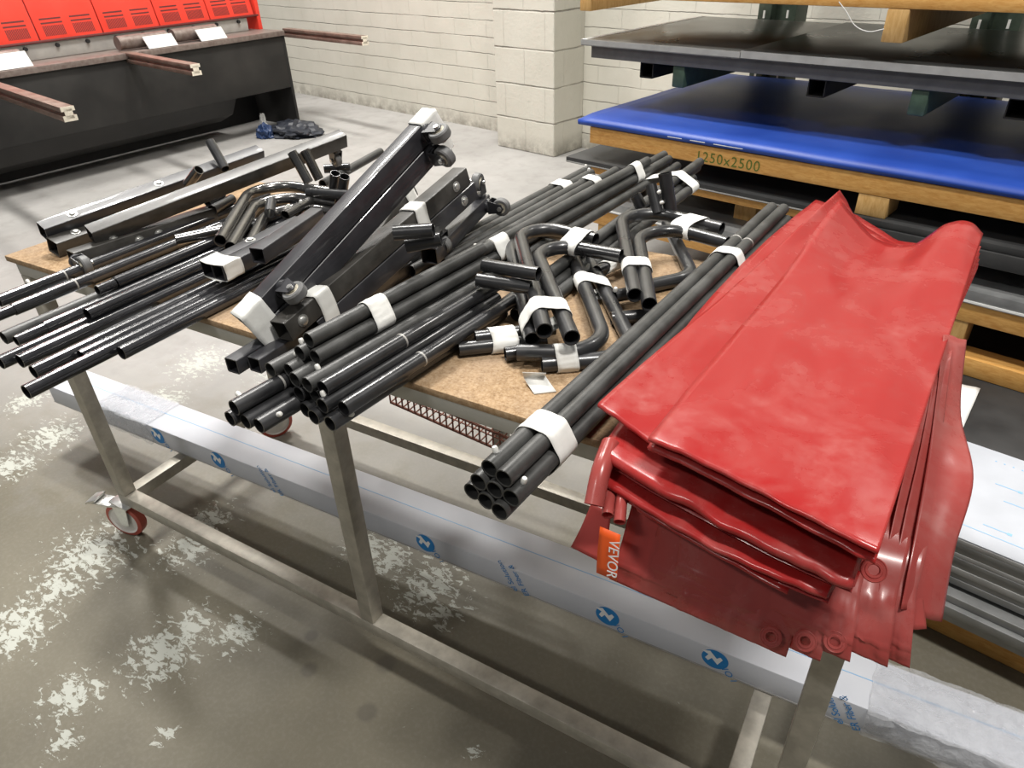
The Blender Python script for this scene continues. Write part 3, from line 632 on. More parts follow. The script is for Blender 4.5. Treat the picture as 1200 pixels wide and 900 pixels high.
# ------------------------------------------------------------------ square tube feet with castors
def small_castor(parent, c, stem, ax, wr=.021):
    """c: wheel centre; stem: direction from tube to wheel; ax: wheel axle"""
    c = Vector(c); stem = Vector(stem).normalized(); ax = Vector(ax); ax = (ax-stem*ax.dot(stem)).normalized(); w = stem.cross(ax)
    mb = MB(); top = c-stem*(wr+.013)
    lathe(mb, top, stem, [(0, -.004), (.017, -.004), (.017, .004), (.012, .007), (0, .007)], 16)
    for s in (-1, 1):
        a = ax*(s*.0125); pr = [(-.016, -wr-.008), (.016, -wr-.008), (.010, .004), (.0, .010), (-.010, .004)]
        vs = [c+a+w*p+stem*q+ax*t*.001 for t in (-1, 1) for p, q in pr]; n = 5
        mb.add(vs, [tuple(range(n)), tuple(range(n, 2*n))[::-1]]+[(i, (i+1) % n, n+(i+1) % n, n+i) for i in range(n)])
    box(mb, c-stem*(wr+.008), w*.016, ax*.0135, stem*.001)
    f = mb.build('castor_fork', M['tube_black'], parent)
    mb = MB(); lathe(mb, c-ax*.009, ax, [(wr*.62, 0), (wr*.9, 0), (wr, .003), (wr, .015), (wr*.9, .018), (wr*.62, .018)], 26); mb.build('wheel', M['wheel_grey'], f)
    mb = MB(); lathe(mb, c-ax*.0095, ax, [(0, -.0005), (wr*.3, -.001), (wr*.35, .002), (wr*.62, .001), (wr*.64, .018), (wr*.35, .017), (wr*.3, .020), (0, .0195)], 20); mb.build('wheel_hub', M['hub_cream'], f)
    mb = MB(); lathe(mb, c-ax*.0155, ax, [(0, -.002), (.0052, -.002), (.0052, .031+.002), (0, .033)], 8); mb.build('axle_bolt', M['zinc'], f)
def bolt(parent, c, n, r=.0075):
    mb = MB(); lathe(mb, c, n, [(r*1.5, -.0005), (r*1.5, .0012), (r, .0014), (r*.95, .005), (r*.6, .0062), (0, .0064)], 14); mb.build('bolt', M['zinc'], parent)
SQ = .038
FEET = {}
def foot(key, p, q, up, label, mat='tube_black', w=SQ, h=SQ, group='square tube feet', bolts=(), cast=()):
    p, q, up = Vector(p), Vector(q), Vector(up); d, e1, e2 = frame_of(q-p, up); b = (p+q)/2
    e = empty('screen_foot', (b.x, b.y, min(p.z, q.z)-h/2), label, 'square tube', group)
    mb = MB(); squaretube(mb, p, q, up, w, h); mb.build('square_tube', M[mat], e)
    FEET[key] = (p, q, d, e1, e2, w, h)
    for t, side in bolts:
        n = {'t': e2, 'r': e1, 'l': -e1, 'b': -e2}[side]; hh = (h if side in 'tb' else w)/2; bolt(e, p+d*t+n*hh, n)
    for t, side, ax in cast:
        n = {'t': e2, 'r': e1, 'l': -e1, 'b': -e2}[side]; hh = (h if side in 'tb' else w)/2; small_castor(e, p+d*t+n*(hh+.0375), n, {'d': d, 'e1': e1, 'e2': e2}[ax])
    return e
def corners(key):
    p, q, d, e1, e2, w, h = FEET[key]; k = .0012
    return ([p+e1*sx*(w/2+k)+e2*sy*(h/2+k) for sx in (-1, 1) for sy in (-1, 1)], d)
def fband(keys, t, w, label, sd):
    p, q, d = FEET[keys[0]][:3]; tape_band(p+d*t, d, [corners(k) for k in keys], w, label, sd)
# leaning pair: top tube and the one under it
n1, f1 = at(287, 378, 1.0), atD(504, 143, 1.36)
dL, eL1, eL2 = frame_of(f1-n1)
upL = (eL2*.985-eL1*.10).normalized()
dL, eL1, eL2 = frame_of(f1-n1, upL)
foot('F1', n1, f1, upL, 'upper square tube of the steep leaning pair with castors, white tape on both ends', group='steep leaning pair of square tubes', cast=[(.085, 'r', 'e2'), ((f1-n1).length-.03, 'r', 'e2')])
n2, f2 = n1-eL2*(SQ+.0015)+dL*.012, f1-eL2*(SQ+.0015)-dL*.02
foot('F2', n2, f2, upL, 'lower square tube of the steep leaning pair with castors', group='steep leaning pair of square tubes', cast=[((f2-n2).length-.025, 'r', 'd')])
fband(['F1', 'F2'], -.004, .05, 'white tape capping the near end of the steep leaning tubes', 31)
fband(['F1', 'F2'], (f1-n1).length-.034, .046, 'white tape capping the high far end of the steep leaning tubes', 32)
# second pair
n3, f3 = at(330, 388, .985), at(541, 206, 1.10)
d3, e31, e32 = frame_of(f3-n3); up3 = (e32*.98-e31*.12).normalized(); d3, e31, e32 = frame_of(f3-n3, up3)
foot('F3', n3, f3, up3, 'square tube with bolts lying right of the steep pair, upper one', group='flat pair of square tubes', mat='tube_brownish', bolts=[(.035, 'r'), ((f3-n3).length-.05, 'r')], cast=[(.02, 'l', 'd')])
n4, f4 = n3-e32*(SQ+.0015)+d3*.06, f3-e32*(SQ+.0015)+d3*.012
foot('F4', n4, f4, up3, 'square tube with bolts lying right of the steep pair, lower one', group='flat pair of square tubes', mat='tube_black', bolts=[((f4-n4).length-.05, 'r')], cast=[((f4-n4).length-.14, 'b', 'd')])
fband(['F3', 'F4'], .075, .036, 'white tape near the close end of the flat square tube pair', 33)
fband(['F3', 'F4'], (f3-n3).length*.66, .036, 'white tape near the far end of the flat square tube pair', 34)
# third low pair with castors at the far end
n5, f5 = at(503, 300, .975), at(566, 236, 1.0)
foot('F5', n5, f5, (0, 0, 1), 'black square tube under the flat pair with castors at its far end', group='low square tubes', cast=[((f5-n5).length-.02, 'r', 'd'), ((f5-n5).length-.02, 't', 'e1')])
n6, f6 = at(415, 322, .99), at(478, 222, 1.05)
foot('F6', n6, f6, (-.3, 0, 1), 'brownish square tube crossing between the leaning pair and the flat pair', mat='tube_brownish', group='low square tubes')
fband(['F6'], (f6-n6).length-.06, .05, 'white tape on the far end of the brownish crossing tube', 35)
# taped pair on the left
n7, f7 = at(243, 316, .990), at(352, 262, 1.0)
foot('F7', n7, f7, (0, 0, 1), 'left square tube of the taped pair lying on the left pipes', w=.032, h=.032, group='taped pair on the left pipes', bolts=[(.12, 't')])
d7, e71, e72 = frame_of(f7-n7); n8 = n7+e71*(.033); f8 = f7+e71*(.033)
foot('F8', n8, f8, (0, 0, 1), 'right square tube of the taped pair lying on the left pipes', w=.032, h=.032, group='taped pair on the left pipes')
fband(['F8', 'F7'], -.001, .045, 'white tape round the open ends of the taped pair on the left pipes', 36)
n9, f9 = at(302, 300, 1.0235), at(372, 252, 1.030)
foot('F9', n9, f9, (0, 0, 1), 'open square tube just left of the leaning pair, upper of two', w=.032, h=.032, group='two open square tubes')
foot('F10', at(400, 366, .9505), at(520, 272, .9505), (0, 0, 1), 'black square tube lying on the board beneath the flat bolted pair', group='low square tubes')
foot('F13', at(352, 352, .9505), at(452, 258, .9505), (0, 0, 1), 'black square tube lying on the board beneath the steep leaning pair', group='low square tubes')
# low pair under the leaning tubes
n11 = at(272, 429, .946); n12 = n11+Vector((.032, .02, 0))
foot('F11', n11, n11+Vector((-.02, .45, .0)), (0, 0, 1), 'square tube poking out under the leaning pair, left of two', w=.028, h=.028, group='two low square tubes at the front')
foot('F12', n12, n12+Vector((-.02, .45, .0)), (0, 0, 1), 'square tube poking out under the leaning pair, right of two', w=.028, h=.028, group='two low square tubes at the front')
# long tubes at the back left
na, fa = at(52, 270, .972), at(392, 142, 1.0)
foot('R1', at(50, 272, .985), at(305, 180, 1.03), (.35, 0, 1), 'long bluish black square tube at the back left, rearmost, with a bolt', group='long square tubes at the back left', bolts=[(.075, 't'), (.3, 't')])
foot('R2', at(106, 276, .985), at(402, 162, 1.07), (.35, 0, 1), 'long square tube at the back left reaching farthest right', mat='tube_brownish', group='long square tubes at the back left', cast=[((at(402, 162, 1.07)-at(106, 276, .985)).length-.03, 'b', 'd')])
foot('R3', at(62, 290, .955), at(140, 262, .955), (.3, 0, 1), 'short brown square tube with a bolt at the left table corner', mat='tube_brownish', group='long square tubes at the back left', bolts=[(.06, 't')])
foot('R4', at(85, 304, .9505), at(250, 250, .9505), (0, 0, 1), 'square tube below the long back left ones with small bolts', mat='tube_brownish', group='long square tubes at the back left', bolts=[(.10, 't'), (.15, 'r'), (.2, 'r')], cast=[(.0, 'r', 'd')])

# ------------------------------------------------------------------ red vinyl curtains
VT = .0011
def folded(mb, near, far, passes, gap, seed, nu=36, nv=44, wob=.004, dip=.5, bulge=0):
    """a sheet laid in zigzag folds: near and far are the top fold edges"""
    nE, fE = spline(near, nu), spline(far, nu); rnd = random.Random(seed); rows = []
    def pt(i, v, k, zo, sh):
        a, b = nE[i], fE[i]; s = max(0, (v-dip)/(1-dip)); s = s*s*(3-2*s); p = a.lerp(b, v); p.x -= bulge*math.sin(math.pi*v)*(1-i/nu)**3; z = a.z+(b.z-a.z)*s
        dmp = max(.15, 1-k*.22)
        n_ = wob*dmp*(noise.noise(Vector((p.x*9, p.y*4, seed)))+.6*noise.noise(Vector((p.x*22, p.y*9, seed+k*0)))+.25*noise.noise(Vector((p.x*55, p.y*24, seed))))
        zk = z if k == 0 else a.z+(z-a.z)*max(0.35, 1-.1*k)
        return Vector((p.x+sh*.4, p.y, zk-zo+n_))
    seqv = [j/nv for j in range(nv+1)]
    zo = 0
    for k in range(passes):
        g = gap[k % len(gap)] if isinstance(gap, (list, tuple)) else gap
        sh = rnd.uniform(-.006, .006) if k else 0
        vs_ = seqv[::-1] if k % 2 == 0 else seqv
        for v in vs_: rows.append([pt(i, v, k, zo, sh) for i in range(nu+1)])
        if k < passes-1:
            end = vs_[-1]; nd = rnd.uniform(-.008, .008); m = 7
            for q in range(1, m):
                t = math.pi*q/m; r = []
                for i in range(nu+1):
                    p = pt(i, end, k, zo, sh); dr = (nE[i]-fE[i]).normalized() if end == 0 else (fE[i]-nE[i]).normalized()
                    wv = 1+.5*noise.noise(Vector((i*.25, seed, k)))
                    r.append(p+Vector((dr.x, dr.y, 0))*(g*.75*wv+nd*.0)*math.sin(t)-Vector((0, 0, g/2*(1-math.cos(t)))))
                rows.append(r)
            zo += g
    grid(mb, rows)
def P3(lst, z=None): return [at(p[0], p[1], p[2] if len(p) > 2 else z) for p in lst]
def vobj(mb, name, label=None, parent=None, cat='curtain', mat='red_vinyl'):
    o = mb.build(name, M[mat], parent, ang=70); md = o.modifiers.new('thickness', 'SOLIDIFY'); md.thickness = VT; md.offset = 0
    if label: tag(o, label, cat, 'red vinyl curtains')
    return o
def grommet(parent, c, n, r=.0125):
    mb = MB(); lathe(mb, c, n, [(r*.40, -.001), (r*.46, .0012), (r*.62, .0014), (r*.68, .0004), (r*.86, .0004), (r*.92, .0010), (r, .0002), (r, -.0012), (r*.5, -.0014), (r*.40, -.001)], 24); mb.build('grommet', M['red_vinyl_thin'], parent)
# bottom curtain: flaps hanging over the front edge
flaps = [((948, 690), (921, 770), 0), ((984, 688), (961, 775), 1), ((1010, 686), (996, 776), 2), ((1052, 696), (1040, 782), 4), ((1074, 694), (1066, 783), 6)]
mb = MB(); fl_g = []
for k, (tr, br_, q) in enumerate(flaps):
    Y = .600+.0065*q; lift = [0, 0, 0, 0, 0][k]
    n = 5; rows = []
    for j, f in enumerate((0, .22, .5, .78, 1)):
        row = []
        for i in range(5):
            g = i/4; xr = tr[0]+(br_[0]-tr[0])*f; yr = tr[1]+(br_[1]-tr[1])*f
            lx, ly = (-205, -104) if f < .5 else (-207, -92); x = xr+lx*(1-g); y = yr+ly*(1-g)
            row.append(atY(x, y, Y+.055*(1-f)**1.4+.006*math.sin(i*2.1+k*1.7)*f))
        rows.append(row)
    top = [Vector((p.x, p.y+.18, .9375-.0013*q)) for p in rows[0]]; mid = [Vector((p.x, p.y+.05, min(.9395-.0013*q, p.z+.03))) for p in rows[0]]
    G = patch([top, mid]+rows, 52, 44); nr_ = len(G)
    for jj, r_ in enumerate(G):
        f_ = jj/(nr_-1)
        if f_ < .25: continue
        for ii, p_ in enumerate(r_):
            u_ = ii/52; off = 0
            for cu_, hh_ in (((.18, .5), (.40, 1), (.66, .8), (.80, .6)) if k == 0 else ((.86, .7), (.95, .5))):
                c_ = cu_+.03*math.sin(f_*3+cu_*9)*(1-f_); off += hh_*.0045*math.exp(-((u_-c_)/.016)**2)
            off += .0022*noise.noise(Vector((u_*9, f_*7, k*3)))
            if abs(f_-.82) < .016: off += .0018
            p_.y -= off*min(1, (f_-.25)*4)*min(1, (1.02-f_)*9)
    grid(mb, G); fl_g.append(atY(br_[0]-17, br_[1]-26+(0), Y-.0012+.055*(.3)**1.4*.4))
# far-left hanging corner
rows = [[atY(694, 588, .64), atY(716, 600, .63)], [atY(680, 620, .615), atY(712, 634, .61)], [atY(669, 641, .60), atY(706, 660, .595)]]
grid(mb, patch(rows, 8, 10))
bottom = vobj(mb, 'vinyl_curtain', 'lowest translucent red curtain, its hems hanging over the trolley front with round eyelets', mat='red_vinyl_thin')
fn = (-CW+Vector((0, 0, .1))).normalized()
for c in fl_g[:3]: grommet(bottom, c+Vector((0, -.003, 0)), Vector((.05, -.8, .6)))
# rolled edges left of the label
mb = MB()
for a, b, r in (((716, 520), (696, 592), .0125), ((722, 560), (712, 604), .0075), ((735, 560), (726, 612), .0075)):
    A_, B__ = atY(*a, .675), atY(*b, .60); tube(mb, spline([A_, A_.lerp(B__, .5)+Vector((0, -.006, .008)), B__], 8), r, .0011, 16)
o = mb.build('rolled_edge', M['red_vinyl_thin'], bottom)
# orange label
lc = [atY(703, 617, .592), atY(727, 627, .592), atY(723, 681, .586), atY(699, 671, .586)]
mb = MB(); g = [[lc[0].lerp(lc[1], i/4).lerp(lc[3].lerp(lc[2], i/4), j/6)+Vector((0, -.002*math.sin(j*.5), 0)) for i in range(5)] for j in range(7)]; grid(mb, g)
lab = mb.build('brand_label', M['label_orange'], bottom); md = lab.modifiers.new('thickness', 'SOLIDIFY'); md.thickness = .0006; tag(lab, 'orange label with white lettering')
ex = (lc[3]-lc[0]).normalized(); ey = (lc[1]-lc[0]); ey = (ey-ex*ey.dot(ex)).normalized(); nz = ex.cross(ey); nz = nz if nz.dot(EYE-lc[0]) > 0 else -nz
o_ = lc[0].lerp(lc[3], .12)+ (lc[1]-lc[0])*.56 + nz*.0035
Mx = Matrix(((ex.x, ey.x, nz.x, o_.x), (ex.y, ey.y, nz.y, o_.y), (ex.z, ey.z, nz.z, o_.z), (0, 0, 0, 1)))
LH = (lc[3]-lc[0]).length; text_mesh('VEVOR', LH*.26, Mx, 'label_lettering', M['ink_white'], lab, .0002)
# third curtain
mb = MB(); folded(mb, P3([(706, 556), (760, 590), (840, 634), (910, 668), (972, 692)], .966), P3([(905, 272), (960, 268), (1040, 280), (1100, 288), (1148, 304)], .968), 3, [.010, .009], 5, wob=.003, bulge=.05)
third = vobj(mb, 'vinyl_curtain', 'third red curtain from the top, dusty left edge beside the pipe bundle')
# short inner fold below it
mb = MB(); folded(mb, P3([(748, 592), (800, 622), (860, 656), (925, 690)], .948), P3([(850, 420), (900, 440), (970, 470), (1030, 500)], .948), 2, .007, 15, wob=.001, nu=20, nv=16)
inner = mb.build('inner_fold', M['red_vinyl'], third); md = inner.modifiers.new('thickness', 'SOLIDIFY'); md.thickness = VT
# draped sheets on the right
mb = MB()
drapes = [[[(1106, 392, 1.06), (1133, 398, 1.08)], [(1096, 480, .93), (1126, 482, .97)], [(1084, 560, .82), (1141, 560, .85)], [(1068, 650, .72), (1119, 645, .76)], [(1056, 714, .668), (1104, 729, .70)]],
          [[(1098, 420, 1.02), (1116, 410, 1.04)], [(1080, 520, .865), (1104, 510, .90)], [(1062, 600, .765), (1092, 600, .79)], [(1048, 670, .695), (1082, 680, .71)], [(1036, 735, .648), (1086, 737, .672)]],
          [[(1092, 440, .98), (1106, 430, 1.0)], [(1064, 540, .83), (1088, 530, .86)], [(1045, 620, .735), (1072, 610, .765)], [(1030, 690, .668), (1062, 690, .69)], [(1022, 752, .625), (1053, 760, .645)]]]
for k, rows in enumerate(drapes):
    rr = []
    for row in rows:
        a, b = [atY(x, y, d+.004*k) for x, y, d in row]; rr.append([a, a.lerp(b, .33)+Vector((0, .003, 0)), a.lerp(b, .66)-Vector((0, .002, 0)), b])
    grid(mb, patch(rr, 16, 34))
o = mb.build('draped_edge', M['red_vinyl_thin'], third, ang=70); md = o.modifiers.new('thickness', 'SOLIDIFY'); md.thickness = VT
# second curtain
mb = MB(); folded(mb, P3([(706, 522), (770, 560), (850, 602), (930, 642), (1004, 672)], .998), P3([(956, 234), (1000, 250), (1060, 285), (1110, 278), (1150, 288)], 1.0), 3, [.015, .011], 8, wob=.004, bulge=.032)
second = vobj(mb, 'vinyl_curtain', 'second red curtain from the top with a thick rolled front fold and one eyelet')
grommet(second, at(1024, 668, .985)+Vector((0, -.0, 0)), Vector((.1, -.75, .65)), .013)
# top curtain with its lower flap
mb = MB()
folded(mb, P3([(703, 470, 1.030), (735, 492, 1.026), (775, 520, 1.02), (850, 560, 1.018), (940, 606, 1.018), (1024, 648, 1.018)]), P3([(984, 222, 1.045), (992, 234, 1.03), (1010, 262, 1.02), (1060, 290, 1.02), (1105, 276, 1.03), (1148, 284, 1.03)]), 2, .007, 11, wob=.004)
folded(mb, P3([(762, 508, 1.050), (818, 534, 1.050), (880, 566, 1.048), (950, 601, 1.048), (1004, 629, 1.046), (1031, 642, 1.043)]), P3([(984, 234, 1.078), (1024, 276, 1.040), (1066, 287, 1.038), (1108, 263, 1.068), (1136, 261, 1.076), (1152, 274, 1.066)]), 4, .0068, 3, wob=.005)
top = vobj(mb, 'vinyl_curtain', 'topmost bright red vinyl curtain, folded into a broad wavy rectangle')

# ------------------------------------------------------------------ rack and sheet stacks on the right
def rbox(mb, a0, a1, b0, b1, z0, z1, bev=0): box(mb, wp((a0+a1)/2, (b0+b1)/2, (z0+z1)/2), WD*(a1-a0)/2, WN*(b1-b0)/2, Vector((0, 0, (z1-z0)/2)), bev)
A1 = 4.3
rk = empty('cantilever_rack', wp(2.2, 0, 0), 'dark green upright steel rack behind the stacked sheets', 'rack')
for a in (1.70, 2.80, 3.9):
    mb = MB(); rbox(mb, a-.06, a+.02, -.12, .10, 0, 2.4, .004); rbox(mb, a+.02, a+.14, -.06, .10, 0, 2.4, .004); up_ = mb.build('upright', M['rack_green'], rk)
    mb = MB()
    for k in range(16): rbox(mb, a-.027, a-.015, -.122, -.119, .6+.08*k, .64+.08*k); rbox(mb, a+.085, a+.097, -.062, -.059, .6+.08*k, .64+.08*k)
    mb.build('slot', M['slot_white'], up_)
def rk_pt(px, py, b):
    d = ray(px, py); t = ((W0+WN*b-EYE).dot(WN))/d.dot(WN); return EYE+d*t
def rk_a(px, py, b): return (rk_pt(px, py, b)-W0).dot(WD)
FB = -1.48
for a in (rk_a(795, 85, FB+.03), rk_a(1078, 112, FB+.03), 3.9):
    mb = MB(); rbox(mb, a-.03, a+.03, FB+.03, -.1, .930, 1.021, .006); mb.build('support_arm', M['arm_green'], rk)
for k, (px, py) in enumerate([(758, 77), (958, 96), (1195, 122)]):
    a = rk_a(px, py, FB+.035)
    mb = MB(); squaretube(mb, wp(a, FB+.035, .987), wp(a, -.3, .987), (0, 0, 1), .070, .066, .004); tag(mb.build('bearer_tube', M['black_steel']), 'hollow square bearer under the dark sheets, %s' % ('leftmost, beside the left green arm', 'in the middle', 'at the right picture edge')[k], 'bearer', 'bearers under the dark sheets')
AL = rk_a(681, 46, FB); AS_ = rk_a(868, 58, FB); TL = rk_a(690, 58, FB)
mb = MB(); rbox(mb, TL, A1, FB+.02, -.35, 1.0215, 1.074, .002); tag(mb.build('steel_tray', M['tray_grey']), 'dark steel tray carrying the upper dark sheets', 'tray')
mb = MB(); rbox(mb, AL, AS_, FB, -.36, 1.0745, 1.101, .0015); sh = tag(mb.build('metal_sheet', M['sheet_wall_sheen']), 'pile of dark reflective metal sheets on the tray, left part up to the slanting seam', 'metal sheet')
mb = MB(); rbox(mb, AL+.001, AL+.03, FB+.0001, -.3601, 1.1012, 1.1022); mb.build('film_margin', M['paper_white'], sh)
mb = MB(); rbox(mb, AL, AS_, FB-.002, FB+.0005, 1.079, 1.1005); mb.build('cut_edge', M['sheet_edge'], sh)
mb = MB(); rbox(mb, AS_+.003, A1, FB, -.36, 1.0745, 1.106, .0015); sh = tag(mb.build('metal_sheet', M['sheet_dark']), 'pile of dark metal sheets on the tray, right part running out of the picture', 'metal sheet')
mb = MB(); rbox(mb, AS_+.003, A1, FB-.002, FB+.0005, 1.079, 1.1055); mb.build('cut_edge', M['sheet_edge'], sh)
# top pallet
tp_ = empty('timber_pallet', wp(2.6, -.7, 1.20), 'topmost wooden pallet on the rack, seen from below with a block end', 'pallet')
for a, b_, zb in ((rk_a(686, 5, -1.02), -1.02, 1.17), (rk_a(1050, 25, FB-.02), FB-.02, 1.172), (4.1, FB-.02, 1.172)):
    mb = MB(); rbox(mb, a-.037, a+.037, b_, -.3, zb, 1.279, .004); mb.build('stringer', M['pine_block'], tp_)
for k in range(5):
    mb = MB(); rbox(mb, 1.3, A1, FB-.02+.25*k, FB+.10+.25*k, 1.2795, 1.322, .003); mb.build('deck_board', M['pine'], tp_)
mb = MB(); rbox(mb, 1.3, A1, FB-.01, -.3, 1.3225, 1.35, .002); tag(mb.build('metal_sheet', M['plate_black']), 'metal sheets lying on the topmost pallet at the picture top', 'metal sheet')
mb = MB()
tube(mb, spline([rk_pt(983, 2, FB-.03), rk_pt(992, 14, FB-.03), rk_pt(1002, 30, FB-.03), rk_pt(1018, 37, FB-.03), rk_pt(1036, 34, FB-.024)], 20), .0018, None, 6); tag(mb.build('loose_wire', M['slot_white']), 'thin pale wire dangling from the topmost pallet', 'wire')
# hanging bits of thread under the tray are left to the tray; blue sheet pile
B0 = -1.68
nu, nv = 50, 24; vs = []
for j in range(nv+1):
    for i in range(nu+1):
        a = 1.56+(A1-1.56)*i/nu; b = B0-.01+(1.40)*j/nv; e = min(1, (1-j/nv)*1.0)
        z = .802-.012*math.exp(-((b-B0)/.06)**2)+.004*noise.noise(Vector((a*2.2, b*2.5, 1)))-.02*math.exp(-((a-1.56)/.05)**2)*math.exp(-((b-B0)/.15)**2)*0
        vs.append(wp(a, b, z))
mb = MB(); mb.add(vs, grid_faces(nv+1, nu+1)); o = mb.build('blue_sheet', M['film_blue_sheet'], ang=60); md = o.modifiers.new('thickness', 'SOLIDIFY'); md.thickness = .022; md.offset = -1
tag(o, 'bright blue film covered sheets on the wooden pallet below the dark tray', 'metal sheet')
mb = MB()
for a in (2.05, 2.16, 2.27, 2.33): rbox(mb, a, a+.07, B0-.0115, B0-.0105, .779, .7815)
mb.build('torn_film_edge', M['paper_white'], o)
p1 = empty('timber_pallet', wp(2.9, -1.0, .60), 'wooden pallet under the blue sheets with a size written in green', 'pallet')
mb = MB(); rbox(mb, 1.625, A1, B0, B0+.05, .690, .7645, .003); fb_ = mb.build('front_board', M['pine'], p1)
for bb in (-1.0, -.35): mb = MB(); rbox(mb, 1.625, A1, bb-.05, bb+.05, .690, .7645, .003); mb.build('rear_board', M['pine'], p1)
for a, bbs in ((1.9, (-1.05, -.45)), (2.93, (B0+.002, -.45)), (4.1, (B0+.002, -.45))):
    for bb in bbs: mb = MB(); rbox(mb, a-.055, a+.055, bb, bb+.14, .611, .6895, .003); mb.build('block', M['pine_block'], p1)
q0 = rk_pt(818, 180, B0); a0 = (q0-W0).dot(WD); q1 = rk_pt(908, 192, B0); a1 = (q1-W0).dot(WD)
Mt = Matrix(((WD.x, 0, -WN.x, 0), (WD.y, 0, -WN.y, 0), (0, 1, 0, 0), (0, 0, 0, 1))); o_ = wp(a0-.01, B0-.0012, .70); Mt.translation = o_
text_mesh('1250x2500', .058, Mt, 'written_size', M['ink_green'], fb_, .0003, spacing=(a1-a0)/.30)
# second stack
mb = MB(); rbox(mb, 1.50, A1, B0-.02, -.4, .585, .6105, .002); rbox(mb, 2.95, A1, B0-.03, B0+.5, .53, .584, .002); o = tag(mb.build('metal_sheet', M['plate_black']), 'black sheets on the second pallet down, front corner showing behind the pipes', 'metal sheet')
mb = MB(); rbox(mb, 1.50, 2.94, B0-.0215, B0-.0202, .588, .593); mb.build('cut_edge', M['sheet_edge'], o)
p2 = empty('timber_pallet', wp(2.9, -1.0, .43), 'second wooden pallet down, half hidden behind the pipes', 'pallet')
mb = MB(); rbox(mb, 1.62, 2.93, B0+.01, B0+.06, .545, .5845, .003); mb.build('front_board', M['pine'], p2)
for a in (1.75, 2.4): mb = MB(); rbox(mb, a-.05, a+.05, B0+.1, B0+.24, .45, .544, .003); mb.build('block', M['pine_block'], p2)
mb = MB(); rbox(mb, 1.75, 4.2, -.9, -.8, .45, .5845, .003); mb.build('rear_board', M['pine'], p2)
mb = MB(); rbox(mb, 1.58, A1, B0-.06, -.4, .40, .4495, .002); o = tag(mb.build('metal_sheet', M['plate_grey']), 'grey metal sheets with a pale edge on the third pallet down', 'metal sheet')
mb = MB(); rbox(mb, 1.58, A1, B0-.062, B0-.0602, .405, .413); mb.build('pale_edge', M['paper_white'], o)
p3 = empty('timber_pallet', wp(2.9, -1.0, .13), 'third wooden pallet down with blocks, right of the red curtains', 'pallet')
mb = MB(); rbox(mb, 1.6, A1, B0-.05, B0+.05, .327, .3995, .003); mb.build('top_board', M['pine'], p3)
for a in (1.8, 3.30, 4.1): mb = MB(); rbox(mb, a-.075, a+.06, B0-.045, B0+.1, .196, .3265, .003); mb.build('block', M['pine_block'], p3)
mb = MB(); rbox(mb, 1.6, A1, B0-.05, B0+.05, .125, .1955, .003); mb.build('bottom_board', M['pine'], p3)
mb = MB(); rbox(mb, 1.6, A1, -.8, -.6, .125, .3995, .003); mb.build('rear_stringer', M['pine'], p3)
# low plate stack nearest the trolley
ZP = .33
f0, f1_ = at(1125, 630, ZP), at(1200, 661, ZP); pd = (f1_-f0).normalized(); pn = Vector((-pd.y, pd.x, 0)); po = f0
def pbox(mb, a0, a1, b0, b1, z0, z1, bev=0, ob=None): box(mb, po+pd*(a0+a1)/2+pn*(b0+b1)/2+Vector((0, 0, (z0+z1)/2-po.z)), pd*(a1-a0)/2, pn*(b1-b0)/2, Vector((0, 0, (z1-z0)/2)), bev)
bk = at(1133, 517, ZP); bdep = (bk-po).dot(pn)
st = MB(); z = ZP-.003; k = 0
mb = MB(); pbox(mb, -.42, 1.6, .0, bdep, ZP-.004, ZP, .001); fs_ = tag(mb.build('film_plate', M['film_pale']), 'plate in white film with faint blue marks on top of the low stack at right', 'metal sheet')
mb = MB()
for i in range(14): pbox(mb, .0+.02*i, .004+.02*i, bdep-.05, bdep-.046, ZP+.0001, ZP+.0005)
for a, b in ((.03, .08), (.05, .2), (.02, .26)): pbox(mb, a, a+.05, b, b+.003, ZP+.0001, ZP+.0005); pbox(mb, a+.05, a+.06, b-.003, b+.006, ZP+.0001, ZP+.0005)
pbox(mb, -.3, 1.4, .05, .0525, ZP+.0001, ZP+.0005)
mb.build('printed_marks', M['ink_pale'], fs_)
rnd = random.Random(4); zz = ZP-.0045
for i in range(9):
    h = rnd.uniform(.010, .019); o1 = rnd.uniform(-.002, .002); mb = MB(); pbox(mb, -.45+rnd.uniform(-.01, .01), 1.6, o1, bdep, zz-h, zz-.0001, .0004)
    tag(mb.build('metal_plate', M['plate_grey'] if i % 3 else M['sheet_edge']), 'grey metal plate in the low stack at right, %s below the filmed plate' % ('first', 'second', 'third', 'fourth', 'fifth', 'sixth', 'seventh', 'eighth', 'ninth')[i], 'metal plate', 'grey plates in the low stack'); zz -= h
mb = MB(); cs = [po+pd*-.42+pn*(bdep+.03), po+pd*1.45+pn*(bdep+.03), wp(A1, -.3, 0), wp(1.75, -.3, 0)]
mb.add([Vector((c.x, c.y, zz_)) for zz_ in (.001, .124) for c in cs], [(3, 2, 1, 0), (4, 5, 6, 7)]+[(i, (i+1) % 4, 4+(i+1) % 4, 4+i) for i in range(4)]); tag(mb.build('metal_sheet', M['plate_black'], smooth=False), 'stained black sheets at the bottom, behind the white filmed plate', 'metal sheet')
c = [at(1105, 445, .127), at(1149, 455, .127), at(1128, 503, .127), at(1095, 492, .127)]
mb = MB(); grid(mb, [[c[0].lerp(c[1], i/8).lerp(c[3].lerp(c[2], i/8), j/8)+Vector((0, 0, .002*noise.noise(Vector((i*.5, j*.5, 2))))) for i in range(9)] for j in range(9)]); o = tag(mb.build('paper_sheet', M['paper_white']), 'white paper lying on the stained black sheet', 'paper'); md = o.modifiers.new('thickness', 'SOLIDIFY'); md.thickness = .0006
